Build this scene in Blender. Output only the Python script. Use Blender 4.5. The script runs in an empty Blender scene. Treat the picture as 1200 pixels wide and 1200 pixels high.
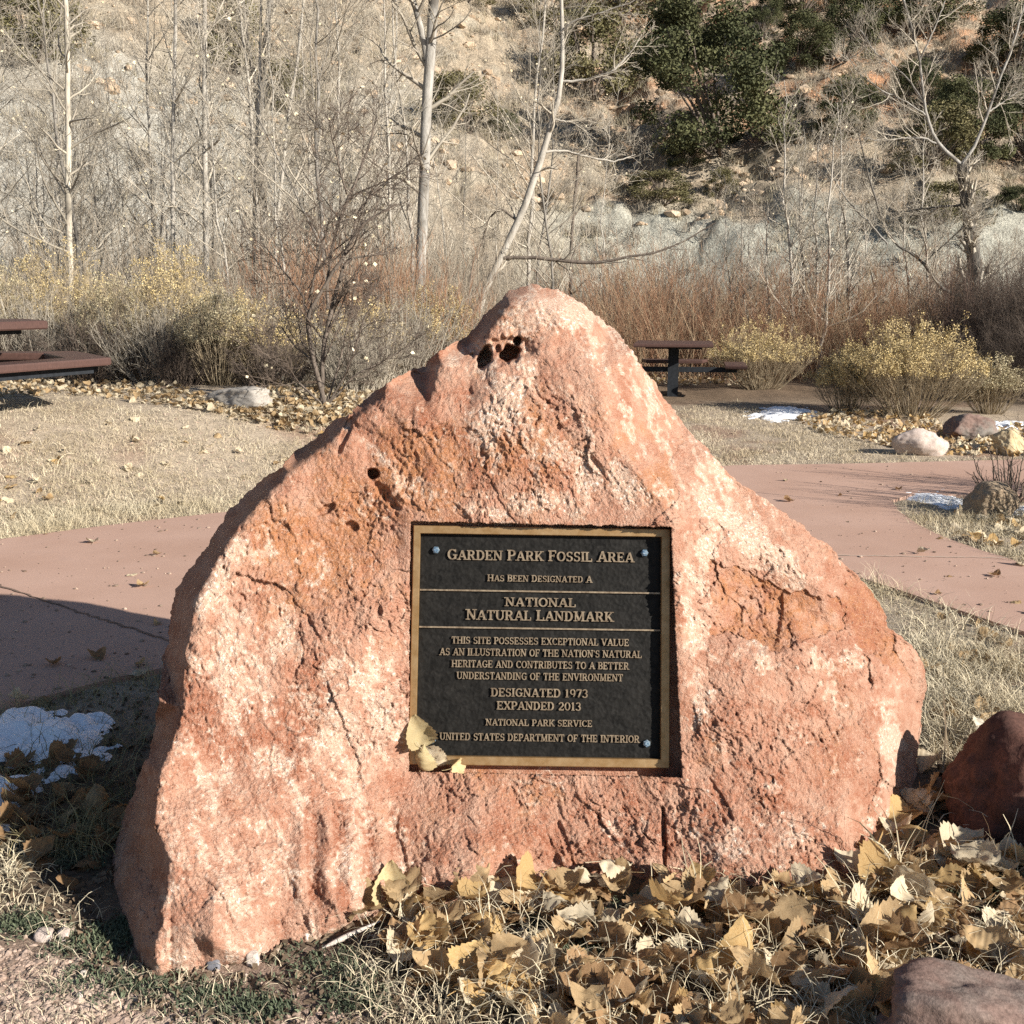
import bpy, math, random
import numpy as np
from mathutils import Vector, geometry
random.seed(7)
rng = np.random.default_rng(7)
SC = bpy.context.scene
COL = SC.collection

# ------------------------------------------------------------------ camera, light, exposure
H = 1.5
PITCH = math.atan(260 / 1300)
cp, sp = math.cos(PITCH), math.sin(PITCH)
cam = bpy.data.cameras.new('camera')
cam.sensor_width = 36; cam.lens = 39; cam.clip_start = .05; cam.clip_end = 2000
camo = bpy.data.objects.new('camera', cam); COL.objects.link(camo)
camo.location = (0, 0, H); camo.rotation_euler = (math.pi/2 - PITCH, 0, 0)
SC.camera = camo
EL = math.radians(24.5); SX, SY = .828, -.561
SUN = Vector((SX*math.cos(EL), SY*math.cos(EL), math.sin(EL)))
sl = bpy.data.lights.new('sun', 'SUN'); sl.energy = 4.8; sl.angle = math.radians(.53); sl.color = (1, .945, .86)
so = bpy.data.objects.new('sun', sl); COL.objects.link(so)
so.rotation_euler = SUN.to_track_quat('Z', 'Y').to_euler(); so.location = SUN*60
W = bpy.data.worlds.new('World'); SC.world = W; W.use_nodes = True
wn = W.node_tree; bg = wn.nodes['Background']
sky = wn.nodes.new('ShaderNodeTexSky'); sky.sky_type = 'NISHITA'; sky.sun_disc = False
sky.sun_elevation = EL; sky.sun_rotation = math.atan2(SX, SY); sky.altitude = 1700
wn.links.new(sky.outputs[0], bg.inputs[0]); bg.inputs[1].default_value = .058
vs = SC.view_settings; vs.view_transform = 'Standard'; vs.look = 'None'; vs.gamma = 1; vs.use_curve_mapping = False
vs.exposure = 1.0
SC.render.engine = 'CYCLES'
SC.cycles.use_denoising = False; SC.cycles.max_bounces = 6; SC.cycles.diffuse_bounces = 3; SC.cycles.transparent_max_bounces = 4

# ------------------------------------------------------------------ numeric helpers
_perm = np.random.default_rng(3).permutation(4096).astype(np.int64)
_grad = np.random.default_rng(4).normal(size=(4096, 3)); _grad /= np.linalg.norm(_grad, axis=1)[:, None]
def _hash(i, j, k): return _perm[(_perm[(_perm[i & 4095] + j) & 4095] + k) & 4095]
def noise(x, y, z=0.):
    x, y, z = np.broadcast_arrays(np.asarray(x, float), y, z)
    i, j, k = np.floor(x).astype(np.int64), np.floor(y).astype(np.int64), np.floor(z).astype(np.int64)
    f, g, h = x - i, y - j, z - k
    u, v, w = [t*t*t*(t*(t*6 - 15) + 10) for t in (f, g, h)]
    out = 0
    for a in (0, 1):
        wa = u if a else 1 - u
        for b in (0, 1):
            wb = v if b else 1 - v
            for c in (0, 1):
                wc = w if c else 1 - w
                G = _grad[_hash(i+a, j+b, k+c)]
                out = out + wa*wb*wc*(G[..., 0]*(f-a) + G[..., 1]*(g-b) + G[..., 2]*(h-c))
    return out*1.5
def fbm(x, y, z=0., o=4, r=2.03, p=.5):
    s = 0; a = 1.
    for q in range(o):
        s = s + a*noise(x, y, np.asarray(z) + q*7.3); x = x*r; y = y*r; z = np.asarray(z)*r; a *= p
    return s
def cells(u, v, seed):
    """2-D cellular pattern: nearest cell's three random numbers, offset to its centre, F1, F2"""
    i, j = np.floor(u).astype(np.int64), np.floor(v).astype(np.int64)
    f1 = np.full(u.shape, 9.); f2 = np.full(u.shape, 9.)
    bi = np.zeros(u.shape, np.int64); dx = np.zeros(u.shape); dy = np.zeros(u.shape)
    for a in (-1, 0, 1):
        for b in (-1, 0, 1):
            h = _hash(i+a, j+b, np.int64(seed))
            g = _hash(j+b, i+a, np.int64(seed+77))
            ex = u - (i + a + .1 + .8*h/4096); ey = v - (j + b + .1 + .8*g/4096)
            d = ex*ex + ey*ey
            near = d < f1
            f2 = np.where(near, f1, np.minimum(f2, d))
            f1 = np.where(near, d, f1); bi = np.where(near, h, bi)
            dx = np.where(near, ex, dx); dy = np.where(near, ey, dy)
    r = [_perm[(bi*k + 11) & 4095]/4096. for k in (3, 5, 7)]
    return r, dx, dy, np.sqrt(f1), np.sqrt(f2)
def sstep(a, b, x):
    t = np.clip((np.asarray(x, float) - a)/(b - a), 0, 1); return t*t*(3 - 2*t)
def nrm(v): return v/np.maximum(np.linalg.norm(v, axis=-1, keepdims=True), 1e-9)
def rays(px, py):
    u = (np.asarray(px, float) - 600)/1300; v = (600 - np.asarray(py, float))/1300
    return np.stack([u, cp + v*sp, -sp + v*cp], -1)
CAM = np.array([0, 0, H])
def px2w(px, py, Y):
    D = rays(px, py); return CAM + D*(np.asarray(Y, float)/D[..., 1])[..., None]
def inpoly(x, y, poly):
    P = np.asarray(poly, float); c = np.zeros(np.shape(x), bool); n = len(P)
    for i in range(n):
        (x0, y0), (x1, y1) = P[i], P[i-1]
        with np.errstate(divide='ignore', invalid='ignore'):
            c ^= ((y0 > y) != (y1 > y)) & (x < (x1-x0)*(y-y0)/(y1-y0+1e-12) + x0)
    return c

# ------------------------------------------------------------------ terrain height
def zg(x, y, rough=True):
    x = np.asarray(x, float); y = np.asarray(y, float)
    d = y - (8.32 + .565*x)
    z = .5*sstep(.3, 3.4, d)*sstep(1.2, -1.8, x)
    foot = 30.5 + 1.6*np.sin(x*.16 + 1) + .9*np.sin(x*.41) - 4.*sstep(-4, -16, x)
    e = y - foot
    bank = sstep(0, 4.2, e)
    hill = bank*2.6 + np.maximum(0, e - 2.5)**1.04*.5
    hill = hill*np.where(y > 90, 1, 1)
    g = sstep(-1, 6, e)
    if rough:
        hill = hill + g*(1.3*noise(x*.11, y*.07, 5.) + .7*noise(x*.3, y*.14, 9.) + .42*noise(x*.8, y*.5, 2.) +   .22*noise(x*1.9, y*1.6, 3.) + .15*np.abs(noise(x*4.3, y*4.1, 3.)))
        hill = hill - bank*(1-sstep(5, 9, e))*.28*np.abs(noise(x*.55 + y*.2, y*.12, 4.))
        z = z + .014*noise(x*1.7, y*1.7, 1.)*sstep(10, 20, y)*4 + .006*noise(x*6, y*6, 2.)
    else:
        hill = hill + g*(1.3*noise(x*.11, y*.07, 5.) + .7*noise(x*.3, y*.14, 9.) + .42*noise(x*.8, y*.5, 2.))
    return z + hill
def gpix(px, py, far=False):
    """point of the terrain seen at a pixel of the photograph"""
    D = rays(px, py)
    if far or np.ndim(px) == 0:
        D = np.atleast_2d(D)
        ys = np.concatenate([np.arange(1.2, 12, .02), np.arange(12, 150, .1)])
        T = ys[None, :]/D[:, 1][:, None]
        Z = H + D[:, 2][:, None]*T; X = D[:, 0][:, None]*T
        hit = Z < zg(X, np.broadcast_to(ys, X.shape), False)
        k = np.argmax(hit, 1)
        out = np.stack([X[np.arange(len(k)), k], ys[k], zg(X[np.arange(len(k)), k], ys[k])], -1)
        return out[0] if np.ndim(px) == 0 else out
    z = np.zeros(np.shape(px))
    for _ in range(14):
        t = (z - H)/np.minimum(D[..., 2], -.02); x, y = D[..., 0]*t, D[..., 1]*t
        z = .5*z + .5*zg(x, np.minimum(y, 24), False)
    return np.stack([x, y, zg(x, y)], -1)
def poly_points(poly, n, r):
    P = np.asarray(poly, float); lo, hi = P.min(0), P.max(0); out = []
    tot = 0
    while tot < n:
        q = lo + r.random((n*2, 2))*(hi - lo); q = q[inpoly(q[:, 0], q[:, 1], P)]; out.append(q); tot += len(q)
    return np.concatenate(out)[:n]

# ------------------------------------------------------------------ mesh / object helpers
def mesh_np(name, V, F, mat=None, smooth=True, attr=None, midx=None):
    """V (n,3); F list of int arrays (m,3) or (m,4)"""
    me = bpy.data.meshes.new(name)
    if not isinstance(F, (list, tuple)): F = [F]
    V = np.asarray(V, np.float32)
    F = [np.asarray(f, np.int32) for f in F if len(f)]
    me.vertices.add(len(V)); me.vertices.foreach_set('co', V.ravel())
    loops = np.concatenate([f.ravel() for f in F]); tot = np.concatenate([np.full(len(f), f.shape[1], np.int32) for f in F])
    st = np.zeros(len(tot), np.int32); st[1:] = np.cumsum(tot)[:-1]
    me.loops.add(len(loops)); me.loops.foreach_set('vertex_index', loops)
    me.polygons.add(len(tot)); me.polygons.foreach_set('loop_start', st)
    me.polygons.foreach_set('use_smooth', np.full(len(tot), bool(smooth)))
    mats = mat if isinstance(mat, (list, tuple)) else ([mat] if mat else [])
    for m in mats: me.materials.append(m)
    if midx is not None: me.polygons.foreach_set('material_index', np.asarray(midx, np.int32))
    me.update(calc_edges=True)
    for k, a in (attr or {}).items():
        A = me.color_attributes.new(k, 'FLOAT_COLOR', 'POINT')
        a = np.asarray(a, np.float32)
        if a.shape[1] == 3: a = np.concatenate([a, np.ones((len(a), 1), np.float32)], 1)
        A.data.foreach_set('color', a.ravel())
    return me
def put(name, me, parent=None, loc=None):
    o = bpy.data.objects.new(name, me); COL.objects.link(o)
    if parent: o.parent = parent
    if loc is not None: o.location = [float(q) for q in loc]
    return o
def tag(o, label=None, cat=None, group=None, kind=None):
    if label: o['label'] = label
    if cat: o['category'] = cat
    if group: o['group'] = group
    if kind: o['kind'] = kind
    return o
def thing(name, label, cat, loc=(0, 0, 0), group=None, rz=0):
    o = bpy.data.objects.new(name, None); COL.objects.link(o); o.empty_display_size = .1
    o.location = [float(q) for q in loc]; o.rotation_euler = (0, 0, rz)
    return tag(o, label, cat, group)
def copy_tree(o, parent=None):
    c = o.copy(); COL.objects.link(c)
    if parent: c.parent = parent
    for ch in list(o.children): copy_tree(ch, c)
    return c
class MB:
    """collects prisms / boxes / tubes into one mesh"""
    def __init__(s): s.V = []; s.F = {3: [], 4: []}; s.n = 0
    def add(s, V, *Fs):
        for f in Fs:
            f = np.asarray(f); s.F[f.shape[1]].append(f + s.n)
        s.V.append(np.asarray(V, float)); s.n += len(V); return s
    def prism(s, poly, z0, z1, inset=0.):
        P = np.asarray(poly, float); n = len(P); c = P.mean(0)
        if inset > 0:
            d = P - c; Q = c + d*(1 - inset/np.maximum(np.linalg.norm(d, axis=1, keepdims=True), 1e-6))
            L = [(Q, z0), (P, z0+inset), (P, z1-inset), (Q, z1)]
        else: L = [(P, z0), (P, z1)]
        V = np.concatenate([np.column_stack([q, np.full(n, z)]) for q, z in L] + [np.array([[c[0], c[1], L[0][1]], [c[0], c[1], L[-1][1]]])])
        i = np.arange(n); j = (i+1) % n; k = len(L)
        F4 = np.concatenate([np.column_stack([i+q*n, j+q*n, j+(q+1)*n, i+(q+1)*n]) for q in range(k-1)])
        F3 = np.concatenate([np.column_stack([j, i, np.full(n, k*n)]), np.column_stack([i+(k-1)*n, j+(k-1)*n, np.full(n, k*n+1)])])
        return s.add(V, F4, F3)
    def box(s, x0, x1, y0, y1, z0, z1, inset=0.): return s.prism([(x0, y0), (x1, y0), (x1, y1), (x0, y1)], z0, z1, inset)
    def xf(s, M, t):
        s.V = [np.concatenate(s.V) @ np.asarray(M, float).T + np.asarray(t, float)]; return s
    def mesh(s, name, mat, smooth=False):
        return mesh_np(name, np.concatenate(s.V), [np.concatenate(f) for f in s.F.values() if f], mat, smooth)
def tubes(P, R, s=4):
    """P (n,k,3) polylines, R (n,k) radii -> verts, quads"""
    n, k = P.shape[:2]
    T = nrm(np.gradient(P, axis=1)); ref = np.array([.37, .61, .23]); ref = ref/np.linalg.norm(ref)
    A = nrm(np.cross(T, ref)); B = np.cross(T, A)
    an = np.arange(s)/s*2*np.pi
    V = P[:, :, None] + R[:, :, None, None]*(A[:, :, None]*np.cos(an)[:, None] + B[:, :, None]*np.sin(an)[:, None])
    idx = np.arange(n*k*s).reshape(n, k, s); nx = np.roll(idx, -1, 2)
    F = np.stack([idx[:, :-1], nx[:, :-1], nx[:, 1:], idx[:, 1:]], -1).reshape(-1, 4)
    return V.reshape(-1, 3), F
def grow(P, R, m, t0, t1, ang, length, k, r, up=.25, wob=.18, rr=.5, rmin=.0015, taper=.6):
    """m side branches from every polyline in P"""
    n, K = P.shape[:2]
    t = t0 + (t1 - t0)*(np.arange(m)[None] + r.random((n, m)))/m
    f = t*(K-1); i = np.minimum(f.astype(int), K-2); w = (f - i)[..., None]
    rows = np.arange(n)[:, None]
    p = P[rows, i]*(1-w) + P[rows, i+1]*w; tan = nrm(P[rows, i+1] - P[rows, i])
    rad = R[rows, i]*(1-w[..., 0]) + R[rows, i+1]*w[..., 0]
    q = nrm(np.cross(tan, r.normal(size=(n, m, 3))))
    a = ang*(.7 + .6*r.random((n, m)))
    d = tan*np.cos(a)[..., None] + q*np.sin(a)[..., None]
    L = length*(1 - taper*(t - t0)/max(t1 - t0, 1e-6))*(.55 + .8*r.random((n, m)))
    p = p.reshape(-1, 3); d = d.reshape(-1, 3); L = L.ravel(); rad = np.maximum(rad.ravel()*rr, rmin)
    out = [p]; cur = p
    for q_ in range(k-1):
        d = nrm(d + np.array([0, 0, up/(k-1)]) + wob*r.normal(size=d.shape))
        cur = cur + d*(L/(k-1))[:, None]; out.append(cur)
    return np.stack(out, 1), rad[:, None]*np.linspace(1, .35, k)[None]
def smooth_line(pts, k):
    P = np.asarray(pts, float); s = np.concatenate([[0], np.cumsum(np.linalg.norm(np.diff(P, axis=0), axis=1))])
    u = np.linspace(0, s[-1], k*4); Q = np.stack([np.interp(u, s, P[:, c]) for c in range(P.shape[1])], 1)
    ker = np.ones(7)/7
    pad = np.concatenate([2*Q[:1] - Q[1:4][::-1], Q, 2*Q[-1:] - Q[-4:-1][::-1]])
    Q = np.stack([np.convolve(pad[:, c], ker, 'valid') for c in range(P.shape[1])], 1)
    return Q[np.linspace(0, len(Q)-1, k).astype(int)]

# ------------------------------------------------------------------ material helpers
class NM:
    def __init__(s, name, rough=.8, spec=.3, metal=0.):
        s.m = bpy.data.materials.new(name); s.m.use_nodes = True; s.nt = s.m.node_tree; s.N = s.nt.nodes
        s.b = s.N['Principled BSDF']; s.b.inputs['Roughness'].default_value = rough
        s.b.inputs['Specular IOR Level'].default_value = spec; s.b.inputs['Metallic'].default_value = metal
        s.tc = s.N.new('ShaderNodeTexCoord')
    def L(s, a, b): s.nt.links.new(a, b)
    def co(s, scale=(1, 1, 1), rot=(0, 0, 0)):
        mp = s.N.new('ShaderNodeMapping'); mp.inputs['Scale'].default_value = scale; mp.inputs['Rotation'].default_value = rot
        s.L(s.tc.outputs['Object'], mp.inputs[0]); return mp.outputs[0]
    def noise(s, scale, detail=4, rough=.55, co=None, dist=0.):
        n = s.N.new('ShaderNodeTexNoise'); n.inputs['Scale'].default_value = scale; n.inputs['Detail'].default_value = detail
        n.inputs['Roughness'].default_value = rough; n.inputs['Distortion'].default_value = dist
        s.L(co if co else s.tc.outputs['Object'], n.inputs['Vector']); return n.outputs['Fac']
    def vor(s, scale, co=None, out='Distance', feat='F1'):
        n = s.N.new('ShaderNodeTexVoronoi'); n.inputs['Scale'].default_value = scale; n.feature = feat
        s.L(co if co else s.tc.outputs['Object'], n.inputs['Vector']); return n.outputs[out]
    def ramp(s, f, stops):
        r = s.N.new('ShaderNodeValToRGB'); e = r.color_ramp.elements
        while len(e) < len(stops): e.new(.5)
        for q, (p, c) in zip(e, stops):
            q.position = p; q.color = (c, c, c, 1) if not hasattr(c, '__len__') else (*c, 1)
        s.L(f, r.inputs[0]); return r.outputs[0]
    def mix(s, f, a, b, mode='MIX'):
        n = s.N.new('ShaderNodeMix'); n.data_type = 'RGBA'; n.blend_type = mode
        for sock, v in ((n.inputs[0], f), (n.inputs[6], a), (n.inputs[7], b)):
            if hasattr(v, 'node'): s.L(v, sock)
            elif hasattr(v, '__len__'): sock.default_value = (*v, 1)
            else: sock.default_value = v
        return n.outputs[2]
    def attr(s, name):
        a = s.N.new('ShaderNodeAttribute'); a.attribute_name = name; return a.outputs['Color']
    def sep(s, c):
        n = s.N.new('ShaderNodeSeparateColor'); s.L(c, n.inputs[0]); return n.outputs
    def rnd(s):
        return s.N.new('ShaderNodeObjectInfo').outputs['Random']
    def island(s): return s.N.new('ShaderNodeNewGeometry').outputs['Random Per Island']
    def col(s, c):
        if hasattr(c, 'node'): s.L(c, s.b.inputs['Base Color'])
        else: s.b.inputs['Base Color'].default_value = (*c, 1)
        return s
    def bump(s, h, strength=.4, dist=.01):
        b = s.N.new('ShaderNodeBump'); b.inputs['Strength'].default_value = strength; b.inputs['Distance'].default_value = dist
        s.L(h, b.inputs['Height']); s.L(b.outputs[0], s.b.inputs['Normal']); return s
    def translucent(s, c, f=.35):
        t = s.N.new('ShaderNodeBsdfTranslucent'); x = s.N.new('ShaderNodeMixShader'); x.inputs[0].default_value = f
        if hasattr(c, 'node'): s.L(c, t.inputs[0])
        else: t.inputs[0].default_value = (*c, 1)
        o = s.N['Material Output']; s.L(s.b.outputs[0], x.inputs[1]); s.L(t.outputs[0], x.inputs[2]); s.L(x.outputs[0], o.inputs[0]); return s

def simple(name, a, b, scale, rough=.85, island=None, bump=0., detail=4, stretch=(1, 1, 1)):
    m = NM(name, rough, .25); f = m.noise(scale, detail, co=m.co(stretch))
    c = m.mix(m.ramp(f, [(.35, 0.), (.65, 1.)]), a, b)
    if island is not None:
        c = m.mix(1., c, m.ramp(m.island(), [(0., 1-island), (1., 1+island*.6)]), 'MULTIPLY')
    m.col(c)
    if bump: m.bump(f, bump, .01)
    return m.m

# ================================================================== THE SETTING
# ---- ground and hill: one graded grid
def graded(parts):
    out = []
    for a, b, st in parts: out += list(np.arange(a, b - 1e-6, st))
    out.append(parts[-1][1]); return np.array(out)
XL = graded([(-300, -60, 12), (-60, -32, 1.), (-32, -6, .22), (-6, 6, .06), (6, 32, .22), (32, 60, 1.), (60, 300, 12)])
Y1 = graded([(-120, -6, 6), (-6, 1, .5), (1, 8, .06), (8, 23, .22)])
Y2 = graded([(23, 64, .15), (64, 90, .5), (90, 240, 6)])
def sheet(xs, ys):
    X, Y = np.meshgrid(xs, ys); V = np.stack([X, Y, zg(X, Y)], -1).reshape(-1, 3)
    i = np.arange(len(ys)*len(xs)).reshape(len(ys), len(xs))
    return V, np.stack([i[:-1, :-1], i[:-1, 1:], i[1:, 1:], i[1:, :-1]], -1).reshape(-1, 4)
def mixc(a, b, t): return a*(1 - t[:, None]) + np.asarray(b)*t[:, None]
V, F = sheet(XL, Y1); x, y = V[:, 0], V[:, 1]
c = np.tile(np.array([.42, .34, .25]), (len(V), 1))                         # trampled straw and dust
c = mixc(c, [.33, .225, .16], sstep(.05, .45, fbm(x*.8, y*.8, 3., 3)))          # pinkish dirt showing through
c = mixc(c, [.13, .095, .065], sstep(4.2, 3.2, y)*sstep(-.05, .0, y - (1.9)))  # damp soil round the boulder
c = mixc(c, [.29, .205, .155], sstep(2.55, 2.25, y)*sstep(.25, -.25, x - (-.35)))  # pink grit in the corner
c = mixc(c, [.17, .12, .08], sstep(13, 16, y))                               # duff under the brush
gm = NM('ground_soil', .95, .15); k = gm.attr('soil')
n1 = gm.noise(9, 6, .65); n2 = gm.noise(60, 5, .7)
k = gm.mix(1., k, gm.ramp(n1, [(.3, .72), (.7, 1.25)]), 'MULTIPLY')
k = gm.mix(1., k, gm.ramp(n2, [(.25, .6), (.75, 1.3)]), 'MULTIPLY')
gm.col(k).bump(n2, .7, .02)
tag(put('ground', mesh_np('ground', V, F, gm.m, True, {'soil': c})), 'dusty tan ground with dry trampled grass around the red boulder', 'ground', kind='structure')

V, F = sheet(XL, Y2); x, y, z = V.T
foot = 30.5 + 1.6*np.sin(x*.16 + 1) + .9*np.sin(x*.41) - 4.*sstep(-4, -16, x); e = y - foot
c = np.tile(np.array([.40, .325, .235]), (len(V), 1))
nn = fbm(x*.35, y*.35, 1., 4)
c = mixc(c, [.43, .30, .20], sstep(-.05, .5, nn)*sstep(-6, 8, x))
c = mixc(c, [.50, .27, .15], sstep(6, 14, e)*sstep(0, 9, x)*sstep(-.3, .3, fbm(x*.5, y*.5, 8., 3)))
c = mixc(c, [.41, .355, .27], sstep(.0, .4, fbm(x*.9, y*.9, 6., 3))*.8)
gr = sstep(-1, 1, e)*sstep(5.6, 4.4, e + 1.5*noise(x*.4, y*.4, 2.))*sstep(-2, 4, x)
c = mixc(c, [.405, .39, .325], gr)
gl = sstep(0, -7, x + 3*noise(y*.2, x*.2, 5.))*sstep(-1, 1, e)*sstep(15, 9, e + 4*noise(x*.25, y*.25, 2.))
c = mixc(c, [.45, .43, .375], gl*.85)
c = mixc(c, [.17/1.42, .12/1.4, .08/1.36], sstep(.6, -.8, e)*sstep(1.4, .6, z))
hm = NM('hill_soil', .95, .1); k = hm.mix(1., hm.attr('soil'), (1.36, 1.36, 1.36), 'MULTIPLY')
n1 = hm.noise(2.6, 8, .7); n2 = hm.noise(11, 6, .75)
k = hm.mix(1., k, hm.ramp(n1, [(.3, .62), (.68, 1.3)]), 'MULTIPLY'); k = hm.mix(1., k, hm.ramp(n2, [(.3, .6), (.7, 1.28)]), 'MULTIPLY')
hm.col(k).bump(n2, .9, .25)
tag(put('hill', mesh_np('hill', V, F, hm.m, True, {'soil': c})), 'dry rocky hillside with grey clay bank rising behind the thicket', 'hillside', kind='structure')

# ---- pink concrete path, forked at the right
PATH = [(-500, 700), (-150, 655), (0, 636), (120, 620), (250, 605), (420, 587), (600, 570), (740, 557), (860, 548), (1000, 546), (1200, 541), (1700, 530),
        (1700, 590), (1250, 592), (1120, 583), (1065, 583), (1045, 590), (1052, 602), (1075, 618), (1105, 633), (1150, 649), (1200, 665), (1700, 800),
        (1700, 900), (1200, 746), (1130, 722), (1010, 682), (880, 668), (700, 690), (420, 745), (185, 790), (130, 801), (0, 838), (-500, 960)]
pw = gpix(np.array([q[0] for q in PATH]), np.array([q[1] for q in PATH]))[:, :2]
_c = [Vector((a, b)) for a, b in pw]
def resample(P, st):
    out = []
    for i in range(len(P)):
        a, b = P[i], P[(i+1) % len(P)]; n = max(1, int(np.linalg.norm(b-a)/st))
        for q in range(n): out.append(a + (b-a)*q/n)
    return np.array(out)
pr = resample(pw, .12); pr = pr + .012*np.stack([noise(pr[:, 0]*5, pr[:, 1]*5, 1.), noise(pr[:, 0]*5, pr[:, 1]*5, 9.)], 1)
tri = geometry.delaunay_2d_cdt([Vector(q) for q in pr], [], [list(range(len(pr)))], 1, 1e-5)
tv = np.array([list(q) for q in tri[0]]); tf = np.array([list(f) for f in tri[2]])
n = len(tv); zt = .022
pv = np.concatenate([np.column_stack([tv, np.full(n, zt)]), np.column_stack([tv, np.full(n, -.12)])])
bi = np.arange(len(pr)); bj = np.roll(bi, -1)
pm = NM('path_concrete', .88, .25)
a = pm.noise(1.3, 5, .6); b_ = pm.noise(140, 3, .7); d_ = pm.noise(7, 5, .7)
k = pm.mix(pm.ramp(a, [(.35, 0.), (.7, 1.)]), (.405, .255, .19), (.47, .31, .24))
k = pm.mix(1., k, pm.ramp(b_, [(.3, .86), (.7, 1.1)]), 'MULTIPLY')
k = pm.mix(pm.ramp(d_, [(.62, 0.), (.75, .35)]), k, (.36, .24, .195))
pm.col(k).bump(b_, .25, .003)
po = tag(put('path', mesh_np('path', pv, [tf, np.column_stack([bi, bj, bj+n, bi+n])], pm.m, False)), 'smooth pink concrete path forking behind the boulder', 'path', kind='structure')
jm = simple('joint_grit', (.13, .09, .07), (.22, .15, .11), 40)
jl = simple('joint_dust', (.45, .36, .28), (.55, .45, .36), 40)
for (p0, p1, wd, mt) in (((-60, 672), (470, 846), .012, jm), ((860, 654), (1330, 661), .009, jl)):
    A, B = gpix(np.array([p0[0], p1[0]]), np.array([p0[1], p1[1]]))[:, :2]
    t = np.linspace(0, 1, 90)[:, None]; L_ = A + (B-A)*t; nr = np.array([-(B-A)[1], (B-A)[0]]); nr /= np.linalg.norm(nr)
    ww = wd*(.6 + .8*rng.random(90))[:, None]; off = .006*rng.normal(size=(90, 1))
    a_ = L_ + nr*(off + ww/2); b_ = L_ + nr*(off - ww/2)
    Vj = np.concatenate([np.column_stack([a_, np.full(90, zt+.004)]), np.column_stack([b_, np.full(90, zt+.004)])]); i = np.arange(89)
    tag(put('path_joint', mesh_np('path_joint', Vj, np.column_stack([i+90, i+91, i+1, i]), mt, False)), 'thin dirt filled joint across the pink path, %s' % ('left of the boulder' if mt is jm else 'right of the boulder'), 'path joint', kind='structure')

# ================================================================== THE BOULDER AND ITS PLAQUE
# plaque plane: leans back 16 degrees
LEAN = math.radians(16); ROLL = math.radians(-.85)
pn = np.array([0, -math.cos(LEAN), math.sin(LEAN)]); up0 = np.array([0, math.sin(LEAN), math.cos(LEAN)]); rt0 = np.array([1., 0, 0])
rt = rt0*math.cos(ROLL) + up0*math.sin(ROLL); up = up0*math.cos(ROLL) - rt0*math.sin(ROLL)
P0 = px2w(633, 900, 2.80)
def onplane(px, py, off=0.):
    D = rays(px, py); t = ((P0 + pn*off - CAM) @ pn)/(D @ pn); return CAM + D*t[..., None]
cn = onplane(np.array([482.5, 784, 786.4, 480.5]), np.array([615.5, 620, 900.5, 896.]))
PC = cn.mean(0)
la = (cn - PC) @ rt; lb = (cn - PC) @ up
HW = (la[1] + la[2] - la[0] - la[3])/4; HH = (lb[0] + lb[1] - lb[2] - lb[3])/4
def ploc(px, py, depth=-.018):
    q = onplane(np.asarray(px, float), np.asarray(py, float), depth) - PC; return q @ rt, q @ up

OUT = [(590, 345), (605, 337), (628, 334), (655, 340), (675, 350), (690, 362), (712, 380), (735, 403), (752, 425), (765, 450), (785, 475), (800, 497), (818, 515), (840, 538), (862, 563),
       (890, 580), (915, 598), (935, 612), (960, 632), (980, 650), (1000, 668), (1020, 690), (1035, 715), (1045, 740), (1062, 752), (1078, 770), (1088, 795), (1083, 815), (1080, 835),
       (1078, 860), (1074, 885), (1076, 905), (1068, 945), (1058, 985), (1045, 1020), (1010, 1060), (980, 1080), (900, 1085), (800, 1072), (650, 1065), (560, 1085), (480, 1100), (432, 1112),
       (330, 1145), (250, 1172), (200, 1175), (168, 1165), (152, 1115), (142, 1075), (131, 1030), (133, 1000), (142, 965), (160, 920), (175, 880), (182, 850), (187, 800), (195, 760),
       (200, 720), (207, 690), (225, 665), (245, 640), (252, 625), (262, 605), (280, 585), (300, 570), (330, 545), (360, 520), (395, 490), (410, 486), (420, 476), (440, 458), (470, 440),
       (500, 425), (520, 410), (545, 395), (565, 375), (580, 358)]
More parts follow.
